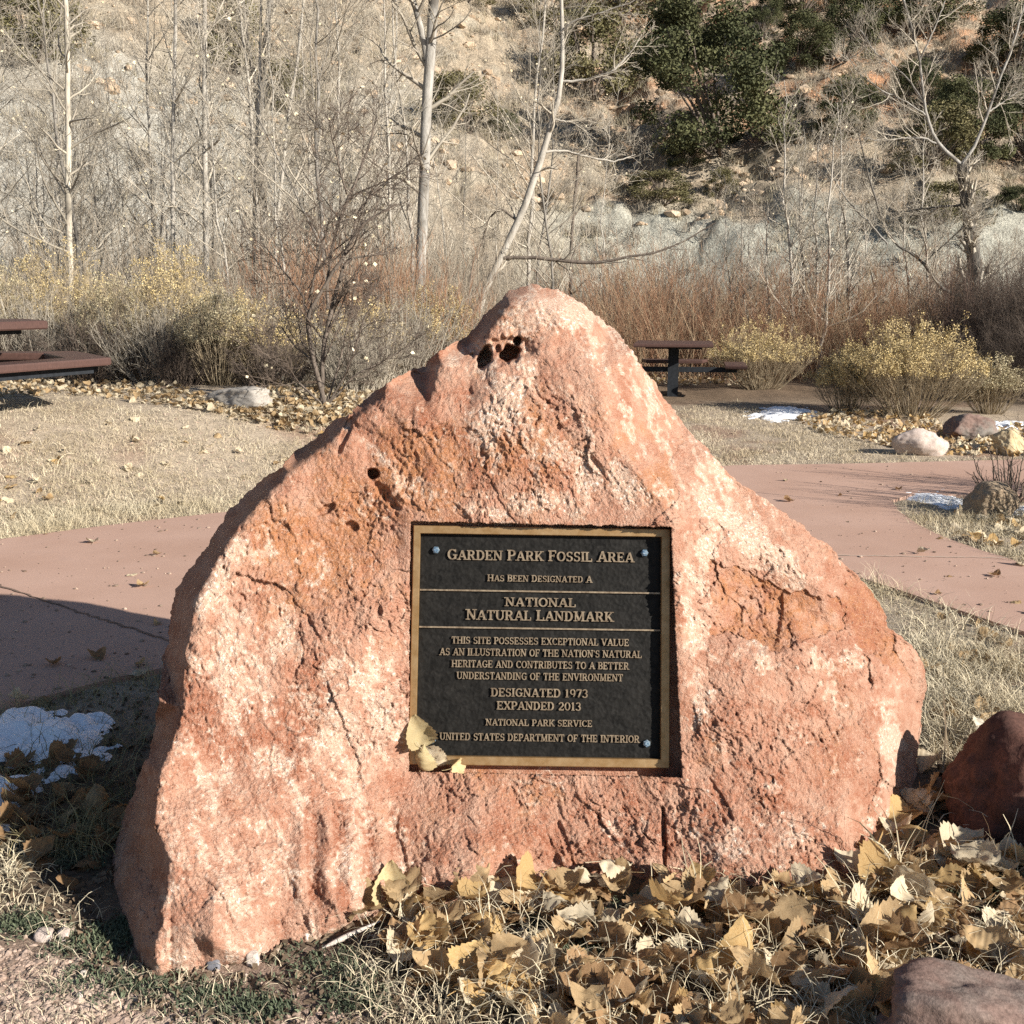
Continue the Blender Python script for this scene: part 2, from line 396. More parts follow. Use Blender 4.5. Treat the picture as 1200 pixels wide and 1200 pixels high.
CTR = [(590, 345, 3.52), (628, 334, 3.48), (675, 350, 3.5), (712, 380, 3.52), (765, 450, 3.42), (800, 497, 3.38), (862, 563, 3.32), (915, 598, 3.30), (980, 650, 3.28), (1035, 715, 3.28), (1062, 752, 3.30),
       (1088, 795, 3.34), (1080, 835, 3.34), (1074, 885, 3.24), (1076, 905, 3.2), (1058, 975, 2.98), (1045, 1020, 2.8), (1010, 1060, 2.62), (900, 1085, 2.6), (800, 1072, 2.62), (650, 1065, 2.65), (480, 1100, 2.5), (330, 1145, 2.34),
       (200, 1175, 2.22), (168, 1165, 2.3), (150, 1090, 2.42), (131, 1030, 2.62), (142, 965, 2.86), (160, 920, 2.98), (182, 850, 3.12), (195, 760, 3.2), (207, 690, 3.22), (245, 640, 3.22), (262, 605, 3.42), (300, 570, 3.45),
       (360, 520, 3.42), (395, 490, 3.42), (440, 458, 3.36), (500, 425, 3.36), (545, 395, 3.42), (565, 375, 3.48),
       # left ridge where the lit face turns away
       (598, 352, 3.30), (572, 388, 3.24), (514, 425, 3.17), (450, 462, 3.11), (500, 480, 3.085), (408, 496, 3.09), (388, 514, 3.05), (338, 552, 3.0), (303, 586, 2.95), (276, 618, 2.90), (252, 655, 2.83), (226, 705, 2.76), (214, 765, 2.70), (210, 830, 2.63), (200, 872, 2.53),
       (184, 905, 2.46), (178, 960, 2.38), (198, 1010, 2.32), (194, 1060, 2.27), (182, 1120, 2.23),
       (156, 1000, 2.66), (160, 960, 2.75),
       # upper body
       (628, 350, 3.30), (655, 365, 3.27), (690, 385, 3.30), (700, 440, 3.15), (640, 420, 3.17), (585, 440, 3.14), (560, 425, 3.20), (620, 400, 3.22), (720, 520, 3.06), (760, 570, 3.0), (540, 500, 3.07), (620, 520, 3.03), (450, 530, 3.055),
       (640, 585, 2.985), (740, 460, 3.22), (800, 560, 3.14), (850, 620, 3.09), (900, 640, 3.12), (960, 690, 3.13),
       (380, 640, 2.97), (440, 600, 3.01), (330, 700, 2.86), (420, 760, 2.80), (300, 800, 2.72), (450, 850, 2.77), (380, 860, 2.70), (250, 900, 2.58),
       (300, 960, 2.50), (380, 980, 2.53), (450, 960, 2.66), (440, 1040, 2.50), (300, 1060, 2.36), (220, 1090, 2.26), (400, 1060, 2.46), (480, 1020, 2.60), (540, 960, 2.70),
       # right lobe
       (835, 700, 2.98), (835, 660, 2.99), (850, 735, 3.02), (920, 705, 3.11), (880, 695, 3.10), (985, 745, 3.14), (850, 760, 2.90), (895, 768, 2.91), (945, 766, 2.95), (900, 745, 3.02), (860, 740, 3.0), (1000, 775, 3.06), (1040, 790, 3.14), (1020, 755, 3.22), (1060, 790, 3.26), (950, 850, 2.88), (870, 850, 2.80), (1030, 850, 3.0), (1058, 845, 3.13),
       (900, 950, 2.72), (1000, 930, 2.82), (1045, 900, 3.0), (1055, 930, 3.02), (970, 1010, 2.66), (860, 1020, 2.64), (760, 960, 2.72), (650, 960, 2.72), (740, 1010, 2.66), (560, 1020, 2.62)]
PO = [(478, 606, .012), (560, 608, .020), (640, 610, .024), (720, 612, .026), (790, 612, .030), (796, 680, .030), (801, 760, .032), (804, 840, .036), (806, 915, .040), (730, 915, .034), (640, 912, .030), (560, 908, .026), (478, 908, .022), (474, 830, .012), (475, 755, .008), (476, 680, .008)]
q = onplane(np.array([p[0] for p in PO], float), np.array([p[1] for p in PO], float))
cpx = np.array([(a, b) for a, b, _ in CTR] + [(a, b) for a, b, _ in PO], float)
cY = np.array([c_ for _, _, c_ in CTR] + [q[i, 1] - PO[i][2]/math.cos(LEAN) for i in range(len(PO))])
# lower hem of the outline lies further out than the ground line
ocen = np.array([610., 740.])
ring = ocen + (np.array(OUT, float) - ocen)*1.12
ringY = np.array([cY[np.argmin(((cpx - np.array(o_))**2).sum(1))] for o_ in OUT]) + .12
apx = np.concatenate([cpx, ring]); aY = np.concatenate([cY, ringY])
dl = geometry.delaunay_2d_cdt([Vector(v) for v in apx], [], [], 0, 1e-4)
dv = np.array([list(v) for v in dl[0]]); src = [o_[0] for o_ in dl[3]]
DM = np.full((1300, 1300), 3.5)
for f in dl[2]:
    A, B, C_ = dv[f[0]], dv[f[1]], dv[f[2]]; ya, yb, yc = aY[src[f[0]]], aY[src[f[1]]], aY[src[f[2]]]
    lo = np.maximum(np.floor(np.minimum(np.minimum(A, B), C_)).astype(int), 0); hi = np.minimum(np.ceil(np.maximum(np.maximum(A, B), C_)).astype(int) + 1, 1299)
    gx, gy = np.meshgrid(np.arange(lo[0], hi[0]), np.arange(lo[1], hi[1]))
    den = (B[1]-C_[1])*(A[0]-C_[0]) + (C_[0]-B[0])*(A[1]-C_[1])
    if abs(den) < 1e-9: continue
    l1 = ((B[1]-C_[1])*(gx-C_[0]) + (C_[0]-B[0])*(gy-C_[1]))/den; l2 = ((C_[1]-A[1])*(gx-C_[0]) + (A[0]-C_[0])*(gy-C_[1]))/den; l3 = 1-l1-l2
    ok = (l1 > -1e-6) & (l2 > -1e-6) & (l3 > -1e-6)
    DM[gy[ok], gx[ok]] = (l1*ya + l2*yb + l3*yc)[ok]
def blur(A, s):
    k_ = np.exp(-.5*(np.arange(-3*int(s)-1, 3*int(s)+2)/s)**2); k_ /= k_.sum(); h_ = len(k_)//2
    for ax in (0, 1):
        P = np.pad(A, [(h_, h_) if q_ == ax else (0, 0) for q_ in (0, 1)], 'edge')
        A = sum(k_[i]*(P[i:i+A.shape[0]] if ax == 0 else P[:, i:i+A.shape[1]]) for i in range(len(k_)))
    return A
DMs = blur(DM, 9.)
DM = .72*blur(DM, 2.5) + .28*blur(DM, 9.)
def samp(A, px, py):
    px = np.clip(px, 0, 1298); py = np.clip(py, 0, 1298); i = px.astype(int); j = py.astype(int); f = px-i; g = py-j
    return (A[j, i]*(1-f) + A[j, i+1]*f)*(1-g) + (A[j+1, i]*(1-f) + A[j+1, i+1]*f)*g
# ground-contact correction
CON = np.array([(131, 1030), (145, 1075), (165, 1130), (200, 1140), (250, 1135), (330, 1105), (400, 1088), (432, 1075), (480, 1060), (560, 1048), (650, 1024), (800, 1030), (850, 1036), (900, 1043), (980, 1036), (1000, 1012), (1035, 975), (1058, 940), (1076, 905)], float)
gY = gpix(CON[:, 0], CON[:, 1])[:, 1]
dC = gY - samp(DM, CON[:, 0], CON[:, 1])
NA, NS, NB = 1700, 430, 60
Or = resample(np.array(OUT, float), 1.0)
seg = np.concatenate([[0], np.cumsum(np.linalg.norm(np.diff(np.vstack([Or, Or[:1]]), axis=0), axis=1))])
uu = np.linspace(0, seg[-1], NA, endpoint=False); cl = np.vstack([Or, Or[:1]])
O2 = np.stack([np.interp(uu, seg, cl[:, c_]) for c_ in (0, 1)], 1)
kk = np.ones(9)/9; O2 = np.stack([np.convolve(np.concatenate([O2[-4:, c_], O2[:, c_], O2[:4, c_]]), kk, 'valid') for c_ in (0, 1)], 1)
od = nrm(np.roll(O2, -1, 0) - np.roll(O2, 1, 0)); on = np.stack([od[:, 1], -od[:, 0]], 1)
O2 = O2 + on*(3.4*noise(O2[:, 0]*.05, O2[:, 1]*.05, 3.) + 2.2*noise(O2[:, 0]*.16, O2[:, 1]*.16, 4.) + 1.0*noise(O2[:, 0]*.4, O2[:, 1]*.4, 6.))[:, None]
S = np.linspace(.002, 1, NS)[:, None, None]
PX = ocen + (O2[None] - ocen)*S
px, py = PX[..., 0], PX[..., 1]
Yb = samp(DM, px, py)
Yb = Yb + np.interp(px, CON[:, 0], dC)*sstep(170, 0, np.interp(px, CON[:, 0], CON[:, 1]) - py)
# relief: chips, streaks, pits
smooth_face = sstep(0, 50, (px - 640)*.86 - (py - 400)*.48)*sstep(640, 520, py - .25*(px - 800))     # polished slab at the upper right
lowleft = sstep(520, 400, px)*sstep(820, 900, py)
roughm = np.clip(1 - .75*smooth_face - .45*lowleft, .2, 1)
wx = px + 7*noise(px*.03, py*.03, 1.) + 3*noise(px*.1, py*.1, 2.); wy = py + 7*noise(px*.03, py*.03, 11.) + 3*noise(px*.1, py*.1, 12.)
al = wx*.42 + wy*.91; ac = wx*.91 - wy*.42
relief = np.zeros(px.shape)
patchy = .35 + .65*sstep(-.15, .35, fbm(px*.012, py*.012, 71., 3))                # rough broken areas against weathered skin
roughm = roughm*patchy; roughm = np.maximum(roughm, .9*sstep(230, 170, px - .05*(1100-py))*sstep(600, 700, py))
for size, amp, tilt, sd in ((96, .012, .030, 1), (40, .007, .020, 2), (17, .0036, .0105, 3), (8, .0024, .0062, 4), (4.5, .0013, .0026, 5)):
    r_, dx, dy, f1, f2 = cells(ac/size, al/(size*(1.35 if size > 10 else 1.1)), sd)
    relief += (roughm if size > 10 else .35 + .65*roughm)*(amp*(r_[0]-.5) + tilt*((r_[1]-.5)*dx + (r_[2]-.5)*dy))
    if sd == 2: chipid = r_[0]
    if sd == 3: chip3 = r_[1]
relief += .012*noise(px*.012, py*.012, 4.) + .006*noise(px*.022, py*.022, 14.) + roughm*(.004*noise(px*.04, py*.04, 5.) + .005*fbm(ac*.11, al*.07, 6., 3))
relief += .0032*fbm(px*.21, py*.21, 16., 3, p=.6)*(.4 + .6*roughm)
pit = noise(ac*.17, al*.11, 20.); relief += roughm*.007*sstep(.36, .66, pit)
pit = noise(ac*.33, al*.24, 24.); relief += (.25 + .75*roughm)*.005*sstep(.36, .6, pit)
crk = np.abs(noise(ac*.020, al*.009, 31.)); relief += roughm*.006*sstep(.014, .0, crk)*sstep(.05, .3, noise(px*.015, py*.015, 33.))
relief += (1-roughm*.6)*(.006*noise(ac*.05, al*.006, 8.) + .0030*noise(ac*.16, al*.016, 9.) + .0013*noise(ac*.4, al*.12, 10.))
# upright furrows in the lower left lobe
fur = sstep(330, 370, px)*sstep(480, 440, px)*sstep(930, 970, py)*sstep(1080, 1040, py)
relief += fur*.010*np.sin((px - .06*py)*.19 + 1.2*noise(px*.02, py*.02, 1.))
# named hollows: eye-like holes below the summit, a small round one at the left, scars
def hole(cx, cy, rx, ry, dep, rot=0.):
    c_, s_ = math.cos(rot), math.sin(rot); ex = ((px-cx)*c_ + (py-cy)*s_)/rx; ey = (-(px-cx)*s_ + (py-cy)*c_)/ry
    return dep*sstep(1.15, .75, np.sqrt(ex*ex + ey*ey)*(1 + .35*noise(px*.12, py*.12, cx)))
relief += hole(568, 420, 8.5, 13, .12, .35) + hole(597, 414, 13, 9, .13, -.5) + hole(606, 400, 4.5, 6, .08) + hole(583, 408, 3.5, 5, .03) + hole(437, 555, 7.5, 6, .07) + hole(553, 417, 3, 3.5, .02)
relief += hole(383, 597, 12, 5, .020, -.5) + hole(413, 617, 9, 6, .018, .4) + hole(452, 580, 24, 6, .015, .9)
relief += hole(590, 411, 36, 15, .022, -.15) + hole(548, 408, 20, 10, .012, .1)
relief += hole(778, 985, 3.2, 42, .022, -.03) + hole(662, 985, 3.4, 26, .010, -.35) + hole(436, 1050, 9, 17, .06, .2) + hole(905, 1040, 9, 8, .03) + hole(846, 940, 4, 30, .009, -.5)
relief += hole(405, 508, 5, 25, .022, .35) + hole(700, 545, 3.5, 16, .008, -.6) + hole(655, 500, 3.5, 3.5, .012) + hole(912, 718, 5, 24, .010, .1) + hole(470, 1000, 5, 26, .007, -.3)
def pmask(poly, j=9.):
    return inpoly(px + j*noise(px*.04, py*.04, 91.) + .5*j*noise(px*.13, py*.13, 92.), py + j*noise(px*.04, py*.04, 93.) + .5*j*noise(px*.13, py*.13, 94.), poly).astype(float)
ORP = pmask([(833, 652), (860, 664), (920, 688), (985, 702), (992, 740), (950, 748), (905, 758), (868, 746), (836, 742)])
ORB = pmask([(985, 690), (1008, 668), (1036, 715), (1046, 745), (1070, 800), (1030, 775), (1004, 752), (988, 730)])
relief += .008*ORP + .006*ORB
Yf = Yb + relief*sstep(1.0, .985, np.broadcast_to(S[..., 0], px.shape))
# the cut recess for the plaque
REC = [(481, 611), (633, 614.5), (786, 618), (792, 760), (799, 911), (640, 908), (479, 904), (480, 757)]
jx = px + 1.3*noise(px*.09, py*.09, 41.) + .6*noise(px*.3, py*.3, 42.); jy = py + 1.3*noise(px*.09, py*.09, 43.) + .6*noise(px*.3, py*.3, 44.)
rec = inpoly(jx, jy, REC)
D = rays(px, py); tpl = ((P0 - pn*.034 - CAM) @ pn)/(D @ pn); Yrec = D[..., 1]*tpl
band = sstep(26, 4, np.maximum(np.maximum(481 - px, px - 797), np.maximum(612 - py, py - 909)))   # chisel-dressed margin keeps its height
Yf = np.where(rec, Yrec + .0015*noise(px*.1, py*.1, 3.), np.minimum(Yf, np.where(band > 0, Yf*(1-band) + band*(Yb + relief*.35), Yf)))
VF = px2w(px, py, Yf).reshape(-1, 3)
# back half
ph = (np.arange(1, NB+1)/NB*np.pi/2)[:, None]
cb = np.array([640., 790.]); BX = cb + (O2[None] - cb)*(1 - np.sin(ph)**1.25)[..., None]
rim = Yf[-1][None]; YB = rim*(1 - np.sin(ph)**2) + 3.32*np.sin(ph)**2 + .42*np.sin(ph)
YB = YB + .03*noise(BX[..., 0]*.02, BX[..., 1]*.02, 3.) + .012*noise(BX[..., 0]*.07, BX[..., 1]*.07, 5.)
VB = px2w(BX[..., 0], BX[..., 1], YB).reshape(-1, 3)
VV = np.concatenate([VF, VB]); R_ = NS + NB
i = np.arange(R_*NA).reshape(R_, NA); j = np.roll(i, -1, 1)
FF = np.stack([i[:-1], i[1:], j[1:], j[:-1]], -1).reshape(-1, 4)
# mineral colours: r = pale crust, g = orange, b = deep red, plus painted shade on the left side
def blob(cx, cy, rx, ry, rot=0.):
    c_, s_ = math.cos(rot), math.sin(rot); ex = ((px-cx)*c_ + (py-cy)*s_)/rx; ey = (-(px-cx)*s_ + (py-cy)*c_)/ry
    return np.exp(-(ex*ex + ey*ey)*.9)
nz1 = fbm(px*.02, py*.02, 51., 4); nz2 = fbm(ac*.045, al*.02, 52., 4); nz3 = fbm(px*.07, py*.07, 53., 3)
pale = .30 + .45*smooth_face + .34*lowleft + .8*blob(250, 690, 26, 60, .3) + .5*blob(280, 780, 70, 60) + .8*blob(655, 360, 60, 18, .2) + .6*blob(770, 380, 30, 60) + .8*blob(590, 470, 30, 60, .3) + .75*blob(690, 550, 60, 34, .6) + .7*blob(600, 590, 60, 20) \
    + .6*blob(560, 415, 50, 18) + .45*blob(820, 680, 30, 110) + .2*blob(940, 780, 110, 24) + .6*blob(1050, 870, 20, 70) + .4*blob(320, 660, 60, 20, .6) + .5*blob(420, 830, 60, 60) + .35*blob(850, 980, 110, 30)
pale += .6*blob(412, 660, 3, 26) + .6*blob(440, 530, 40, 5, .7) + .7*blob(860, 610, 60, 12, .75) + .5*blob(900, 660, 50, 14, .5)
org = .35 + .45*ORP*(1 + .6*nz3) + .4*ORB + .5*blob(600, 530, 150, 50) + .45*blob(420, 600, 110, 80) + .4*blob(350, 650, 80, 50, .6) + .35*blob(560, 880, 40, 60) + .3*blob(600, 410, 40, 20)
red = .36 + .35*blob(500, 480, 90, 40) + .85*blob(250, 850, 45, 50) + .7*blob(345, 850, 36, 60, .3) + .5*blob(370, 790, 20, 40) + .3*blob(920, 900, 170, 130) + .35*blob(1010, 720, 40, 60) + .3*blob(620, 560, 90, 30) + .35*blob(650, 980, 220, 40) + .8*fur*(np.sin((px - .06*py)*.19) > .1)
gx_ = (samp(DMs, px+4, py) - samp(DMs, px-4, py))/8
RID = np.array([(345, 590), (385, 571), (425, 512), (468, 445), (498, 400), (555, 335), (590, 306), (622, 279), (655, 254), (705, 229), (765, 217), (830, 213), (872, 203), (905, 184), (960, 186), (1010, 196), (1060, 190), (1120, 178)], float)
flank_shade = sstep(8, -10, px - np.interp(py, RID[:, 0], RID[:, 1]) - 6*noise(px*.05, py*.05, 8.))  # mask that paints shade onto the side turned from the sun
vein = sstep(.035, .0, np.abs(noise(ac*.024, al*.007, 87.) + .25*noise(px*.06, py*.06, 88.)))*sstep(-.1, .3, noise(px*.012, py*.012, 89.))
pale = sstep(.53, 1.06, .0 + .45*vein - .9*flank_shade - .45*ORP - .4*ORB + .28*pmask([(800, 560), (830, 600), (880, 660), (980, 695), (940, 650), (870, 600)], 22.) + .10*pmask([(830, 750), (1000, 765), (1010, 785), (900, 790), (840, 775)], 14.) + .2*pmask([(405, 830), (450, 870), (500, 760), (470, 700), (380, 740)], 30.) + pale + .42*nz2*(1-.7*smooth_face) + .4*noise(px*.16, py*.16, 95.) + .48*nz1*(1-smooth_face) + smooth_face*(.85*noise(ac*.085, al*.010, 81.) + .6*noise(ac*.25, al*.03, 82.) - .22) + .28*(chip3 - .5) + .3*nz3)
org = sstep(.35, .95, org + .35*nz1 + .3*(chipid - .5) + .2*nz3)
red = sstep(.3, .95, .15*flank_shade + red + .45*fbm(px*.028, py*.028, 61., 4) + .3*(chip3 - .5))
colF = np.stack([pale, org, red], -1).reshape(-1, 3)
colB = np.tile(np.stack([pale[-1]*.35, org[-1]*.6, red[-1]], -1)[None], (NB, 1, 1)).reshape(-1, 3)
# left side loses pale crust and gains red, its shade put into the colour
BASE = np.array([0, 2.95, 0.])
bm_ = NM('red_sandstone', .9, .2)
sp_ = bm_.sep(bm_.attr('mineral'))
g1 = bm_.noise(55, 6, .7); g2 = bm_.noise(260, 3, .7); g3 = bm_.noise(17, 5, .65); g4 = bm_.noise(120, 4, .7)
g5 = bm_.noise(95, 4, .75); g6 = bm_.vor(170)
k = bm_.mix(bm_.ramp(g3, [(.35, 0.), (.65, 1.)]), (.375, .182, .116), (.475, .29, .205))
k = bm_.mix(bm_.mix(1., sp_[1], bm_.ramp(g1, [(.36, .35), (.56, 1.)]), 'MULTIPLY'), k, (.37, .16, .07))
k = bm_.mix(bm_.mix(1., sp_[2], bm_.ramp(g1, [(.42, 1.), (.62, .25)]), 'MULTIPLY'), k, (.29, .108, .058))
k = bm_.mix(bm_.mix(1., sp_[0], bm_.ramp(g4, [(.36, .2), (.56, .95)]), 'MULTIPLY'), k, (.60, .435, .325))
k = bm_.mix(bm_.ramp(g2, [(.56, 0.), (.66, .6)]), k, (.58, .43, .335))
k = bm_.mix(bm_.ramp(g2, [(.34, .6), (.44, 0.)]), k, (.22, .09, .052))
k = bm_.mix(bm_.ramp(g5, [(.28, .6), (.37, 0.)]), k, (.20, .08, .045))  # dark brown specks paint the shadows of small pits
k = bm_.mix(bm_.mix(1., sp_[0], bm_.ramp(g5, [(.56, 0.), (.63, .9)]), 'MULTIPLY'), k, (.78, .69, .60))
gb = bm_.mix(.5, bm_.mix(.5, g1, g2), g5)
bm_.col(k).bump(gb, 1., .016)
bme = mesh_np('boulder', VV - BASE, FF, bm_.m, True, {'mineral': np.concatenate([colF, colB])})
tag(put('boulder', bme, None, BASE), 'huge red sandstone boulder with a peaked top, holding the dark plaque', 'boulder')

# ---- bronze plaque in the recess (local x right, y up, z out of the plaque; z=0 is the frame's front)
M3 = np.stack([rt, up, pn], 1)
PB = PC - up*HH
plq = thing('plaque', 'dark bronze plaque with raised lettering, set into the red boulder', 'plaque', PB)
def plocal(mb): return mb.xf(M3, PC - PB)
brz = NM('worn_bronze', .42, .5, .55); a = brz.noise(30, 5, .7); brz.col(brz.mix(brz.ramp(a, [(.35, 0.), (.7, 1.)]), (.27, .155, .06), (.38, .25, .125))).bump(brz.noise(300, 3), .15, .001); brz = brz.m
let = NM('raised_bronze', .45, .5, .45); a = let.noise(90, 4, .7); let.col(let.mix(let.ramp(a, [(.35, 0.), (.65, 1.)]), (.15, .105, .065), (.33, .255, .17))); let = let.m
dk = NM('dark_patina', .58, .14, .0)
a = dk.noise(45, 6, .7, dist=.8); b_ = dk.noise(420, 2, .6); v_ = dk.vor(85)
k = dk.mix(dk.ramp(a, [(.35, 0.), (.7, 1.)]), (.004, .0036, .003), (.017, .0155, .0135))
k = dk.mix(dk.ramp(b_, [(.72, 0.), (.78, .35)]), k, (.2, .18, .16))
dk.col(k).bump(dk.mix(.5, a, v_), .4, .005); dk = dk.m
FWx = .0215
oc = [(-HW, -HH), (HW, -HH), (HW, HH), (-HW, HH)]
lw, rw_, tw, bw = .019, .024, .022, .024
ic = [(-HW+lw, -HH+bw), (HW-rw_, -HH+bw), (HW-rw_, HH-tw), (-HW+lw, HH-tw)]
def ringmesh(mb, o_, i_, z0, z1, bev):
    o_ = np.array(o_, float); i_ = np.array(i_, float); s_ = np.sign(o_)
    L_ = [(o_, z0), (o_, z1-bev), (o_-s_*bev, z1), (i_+s_*bev*.6, z1), (i_, z1-bev), (i_, z0)]
    V = np.concatenate([np.column_stack([q_, np.full(4, z)]) for q_, z in L_]); k_ = np.arange(4); l_ = (k_+1) % 4
    return mb.add(V, np.concatenate([np.column_stack([k_+r*4, l_+r*4, l_+(r+1)*4, k_+(r+1)*4]) for r in range(5)]))
put('frame', plocal(ringmesh(MB(), oc, ic, -.030, 0., .002)).mesh('frame', brz), plq)
nx_, ny_ = 120, 110
gx, gy = np.meshgrid(np.linspace(-HW+lw-.004, HW-rw_+.004, nx_), np.linspace(-HH+bw-.004, HH-tw+.004, ny_))
gz = -.019 + .0007*noise(gx*30, gy*30, 1.) + .0004*noise(gx*110, gy*110, 2.)
i = np.arange(nx_*ny_).reshape(ny_, nx_)
mb = MB().add(np.stack([gx, gy, gz], -1).reshape(-1, 3), np.stack([i[:-1, :-1], i[:-1, 1:], i[1:, 1:], i[1:, :-1]], -1).reshape(-1, 4))
put('panel', plocal(mb).mesh('panel', dk, True), plq)
for (p0, p1) in (((484, 691.2), (784, 695.2)), ((484, 734.6), (784, 738.6))):
    (a0, a1), (b0, b1) = ploc(np.array([p0[0], p1[0]]), np.array([p0[1], p1[1]]))
    x0, x1 = -HW+lw+.001, HW-rw_-.001; ym = (b0+b1)/2
    put('divider', plocal(MB().box(x0, x1, ym-.0022, ym+.0022, -.021, -.0125, .0007)).mesh('divider', let), plq)
blt = NM('blued_bolt', .35, .5, .6); blt.col(blt.mix(blt.ramp(blt.noise(220, 3), [(.4, 0.), (.6, 1.)]), (.10, .19, .28), (.38, .44, .47))); blt = blt.m
for (bx, by) in ((511, 644.6), (755, 648), (506.5, 866.6), (757.6, 871)):
    a0, b0 = ploc(bx, by); an = np.arange(6)/6*2*np.pi + bx
    mb = MB().prism(np.stack([a0 + .0105*np.cos(an*1), b0 + .0105*np.sin(an)], 1), -.021, -.009, .0015)
    an = np.arange(12)/12*2*np.pi; mb.prism(np.stack([a0 + .0065*np.cos(an), b0 + .0065*np.sin(an)], 1), -.0095, -.0055, .001)
    put('bolt', plocal(mb).mesh('bolt', blt), plq)
# slab-serif capitals drawn as strokes: s = straight stroke, a = arc, f = foot serif
T_, t_ = .20, .115
def stem(x_): return [('s', x_, .04, x_, .96, T_), ('f', x_, .05), ('f', x_, .95)]
GL = {
 'A': (.95, [('s', .16, .04, .46, .96, t_), ('s', .48, .98, .80, .04, T_), ('s', .26, .34, .66, .34, t_), ('f', .15, .05), ('f', .80, .05)]),
 'B': (.82, stem(.2) + [('a', .42, .74, .24, .205, -90, 90, .17), ('a', .42, .28, .28, .23, -90, 90, .18), ('s', .2, .945, .44, .945, t_), ('s', .2, .515, .44, .515, t_), ('s', .2, .055, .44, .055, t_)]),
 'C': (.86, [('a', .47, .5, .34, .44, 48, 312, .17), ('s', .72, .70, .72, .96, .10), ('s', .72, .06, .74, .24, .08)]),
 'D': (.90, stem(.2) + [('a', .40, .5, .34, .445, -90, 90, .19), ('s', .2, .945, .42, .945, t_), ('s', .2, .055, .42, .055, t_)]),
 'E': (.80, stem(.2) + [('s', .2, .945, .68, .945, t_), ('s', .2, .5, .54, .5, t_), ('s', .2, .055, .70, .055, t_), ('s', .67, .74, .67, .98, .10), ('s', .69, .02, .69, .27, .10), ('s', .53, .38, .53, .62, .09)]),
 'F': (.76, stem(.2) + [('s', .2, .945, .68, .945, t_), ('s', .2, .5, .54, .5, t_), ('s', .67, .72, .67, .98, .10), ('s', .53, .38, .53, .62, .09)]),
 'G': (.92, [('a', .47, .5, .34, .44, 48, 330, .17), ('s', .74, .70, .74, .96, .10), ('s', .74, .08, .74, .44, .17), ('f', .72, .44)]),
 'H': (.98, stem(.2) + stem(.78) + [('s', .2, .5, .78, .5, t_)]),
 'I': (.42, stem(.21)),
 'K': (.92, stem(.2) + [('s', .28, .42, .72, .94, t_), ('s', .40, .56, .76, .05, .18), ('f', .72, .95), ('f', .78, .05)]),
 'L': (.76, stem(.2) + [('s', .2, .055, .68, .055, t_), ('s', .67, .02, .67, .32, .10)]),
 'M': (1.14, [('s', .2, .04, .2, .96, t_), ('f', .2, .05), ('f', .2, .95), ('s', .22, .94, .54, .06, .18), ('s', .54, .06, .88, .94, t_)] + stem(.92)),
 'N': (.96, [('s', .18, .04, .18, .96, t_), ('f', .18, .05), ('f', .14, .95), ('s', .18, .95, .76, .05, .19), ('s', .77, .04, .77, .96, t_), ('f', .77, .95)]),
 'O': (.92, [('a', .46, .5, .34, .44, 0, 360, .175)]),
 'P': (.78, stem(.2) + [('a', .42, .70, .25, .245, -90, 90, .17), ('s', .2, .945, .44, .945, t_), ('s', .2, .455, .44, .455, t_)]),
 'R': (.90, stem(.2) + [('a', .42, .72, .24, .225, -90, 90, .17), ('s', .2, .945, .44, .945, t_), ('s', .2, .495, .44, .495, t_), ('s', .46, .48, .72, .06, .18), ('f', .76, .05)]),
 'S': (.74, [('a', .37, .72, .22, .225, 30, 270, .15), ('a', .37, .275, .24, .225, -150, 90, .16), ('s', .60, .72, .60, .96, .09), ('s', .12, .04, .12, .28, .09)]),
 'T': (.84, [('s', .42, .04, .42, .96, T_), ('f', .42, .05), ('s', .08, .945, .76, .945, t_), ('s', .09, .70, .09, .98, .10), ('s', .75, .70, .75, .98, .10)]),
 'U': (.94, [('s', .2, .36, .2, .96, T_), ('f', .2, .95), ('s', .76, .36, .76, .96, t_), ('f', .76, .95), ('a', .48, .38, .28, .325, 180, 360, .15)]),
 'V': (.92, [('s', .16, .96, .46, .04, T_), ('s', .48, .04, .78, .96, t_), ('f', .16, .95), ('f', .78, .95)]),
 'X': (.92, [('s', .18, .95, .76, .05, T_), ('s', .76, .95, .18, .05, t_), ('f', .18, .95), ('f', .76, .95), ('f', .16, .05), ('f', .78, .05)]),
 '0': (.78, [('a', .39, .5, .27, .44, 0, 360, .16)]),
 '1': (.56, [('s', .28, .04, .28, .96, T_), ('f', .28, .05), ('s', .12, .82, .28, .95, .11)]),
 '2': (.74, [('a', .36, .68, .23, .26, -30, 170, .16), ('s', .55, .56, .12, .1, .15), ('s', .1, .07, .66, .07, .14), ('s', .64, .04, .64, .24, .08)]),
 '3': (.72, [('a', .34, .73, .22, .21, -90, 160, .15), ('a', .34, .28, .25, .235, -160, 90, .16)]),
 '7': (.70, [('s', .08, .92, .64, .92, .14), ('s', .62, .92, .28, .04, .18), ('s', .10, .74, .10, .96, .09)]),
 '9': (.76, [('a', .38, .66, .24, .28, 0, 360, .15), ('a', .30, .5, .32, .43, -60, 20, .14)]),
 "'": (.30, [('s', .15, .72, .15, .96, .13)]), '.': (.3, [('s', .15, .06, .15, .18, .14)]), ' ': (.44, []),
}
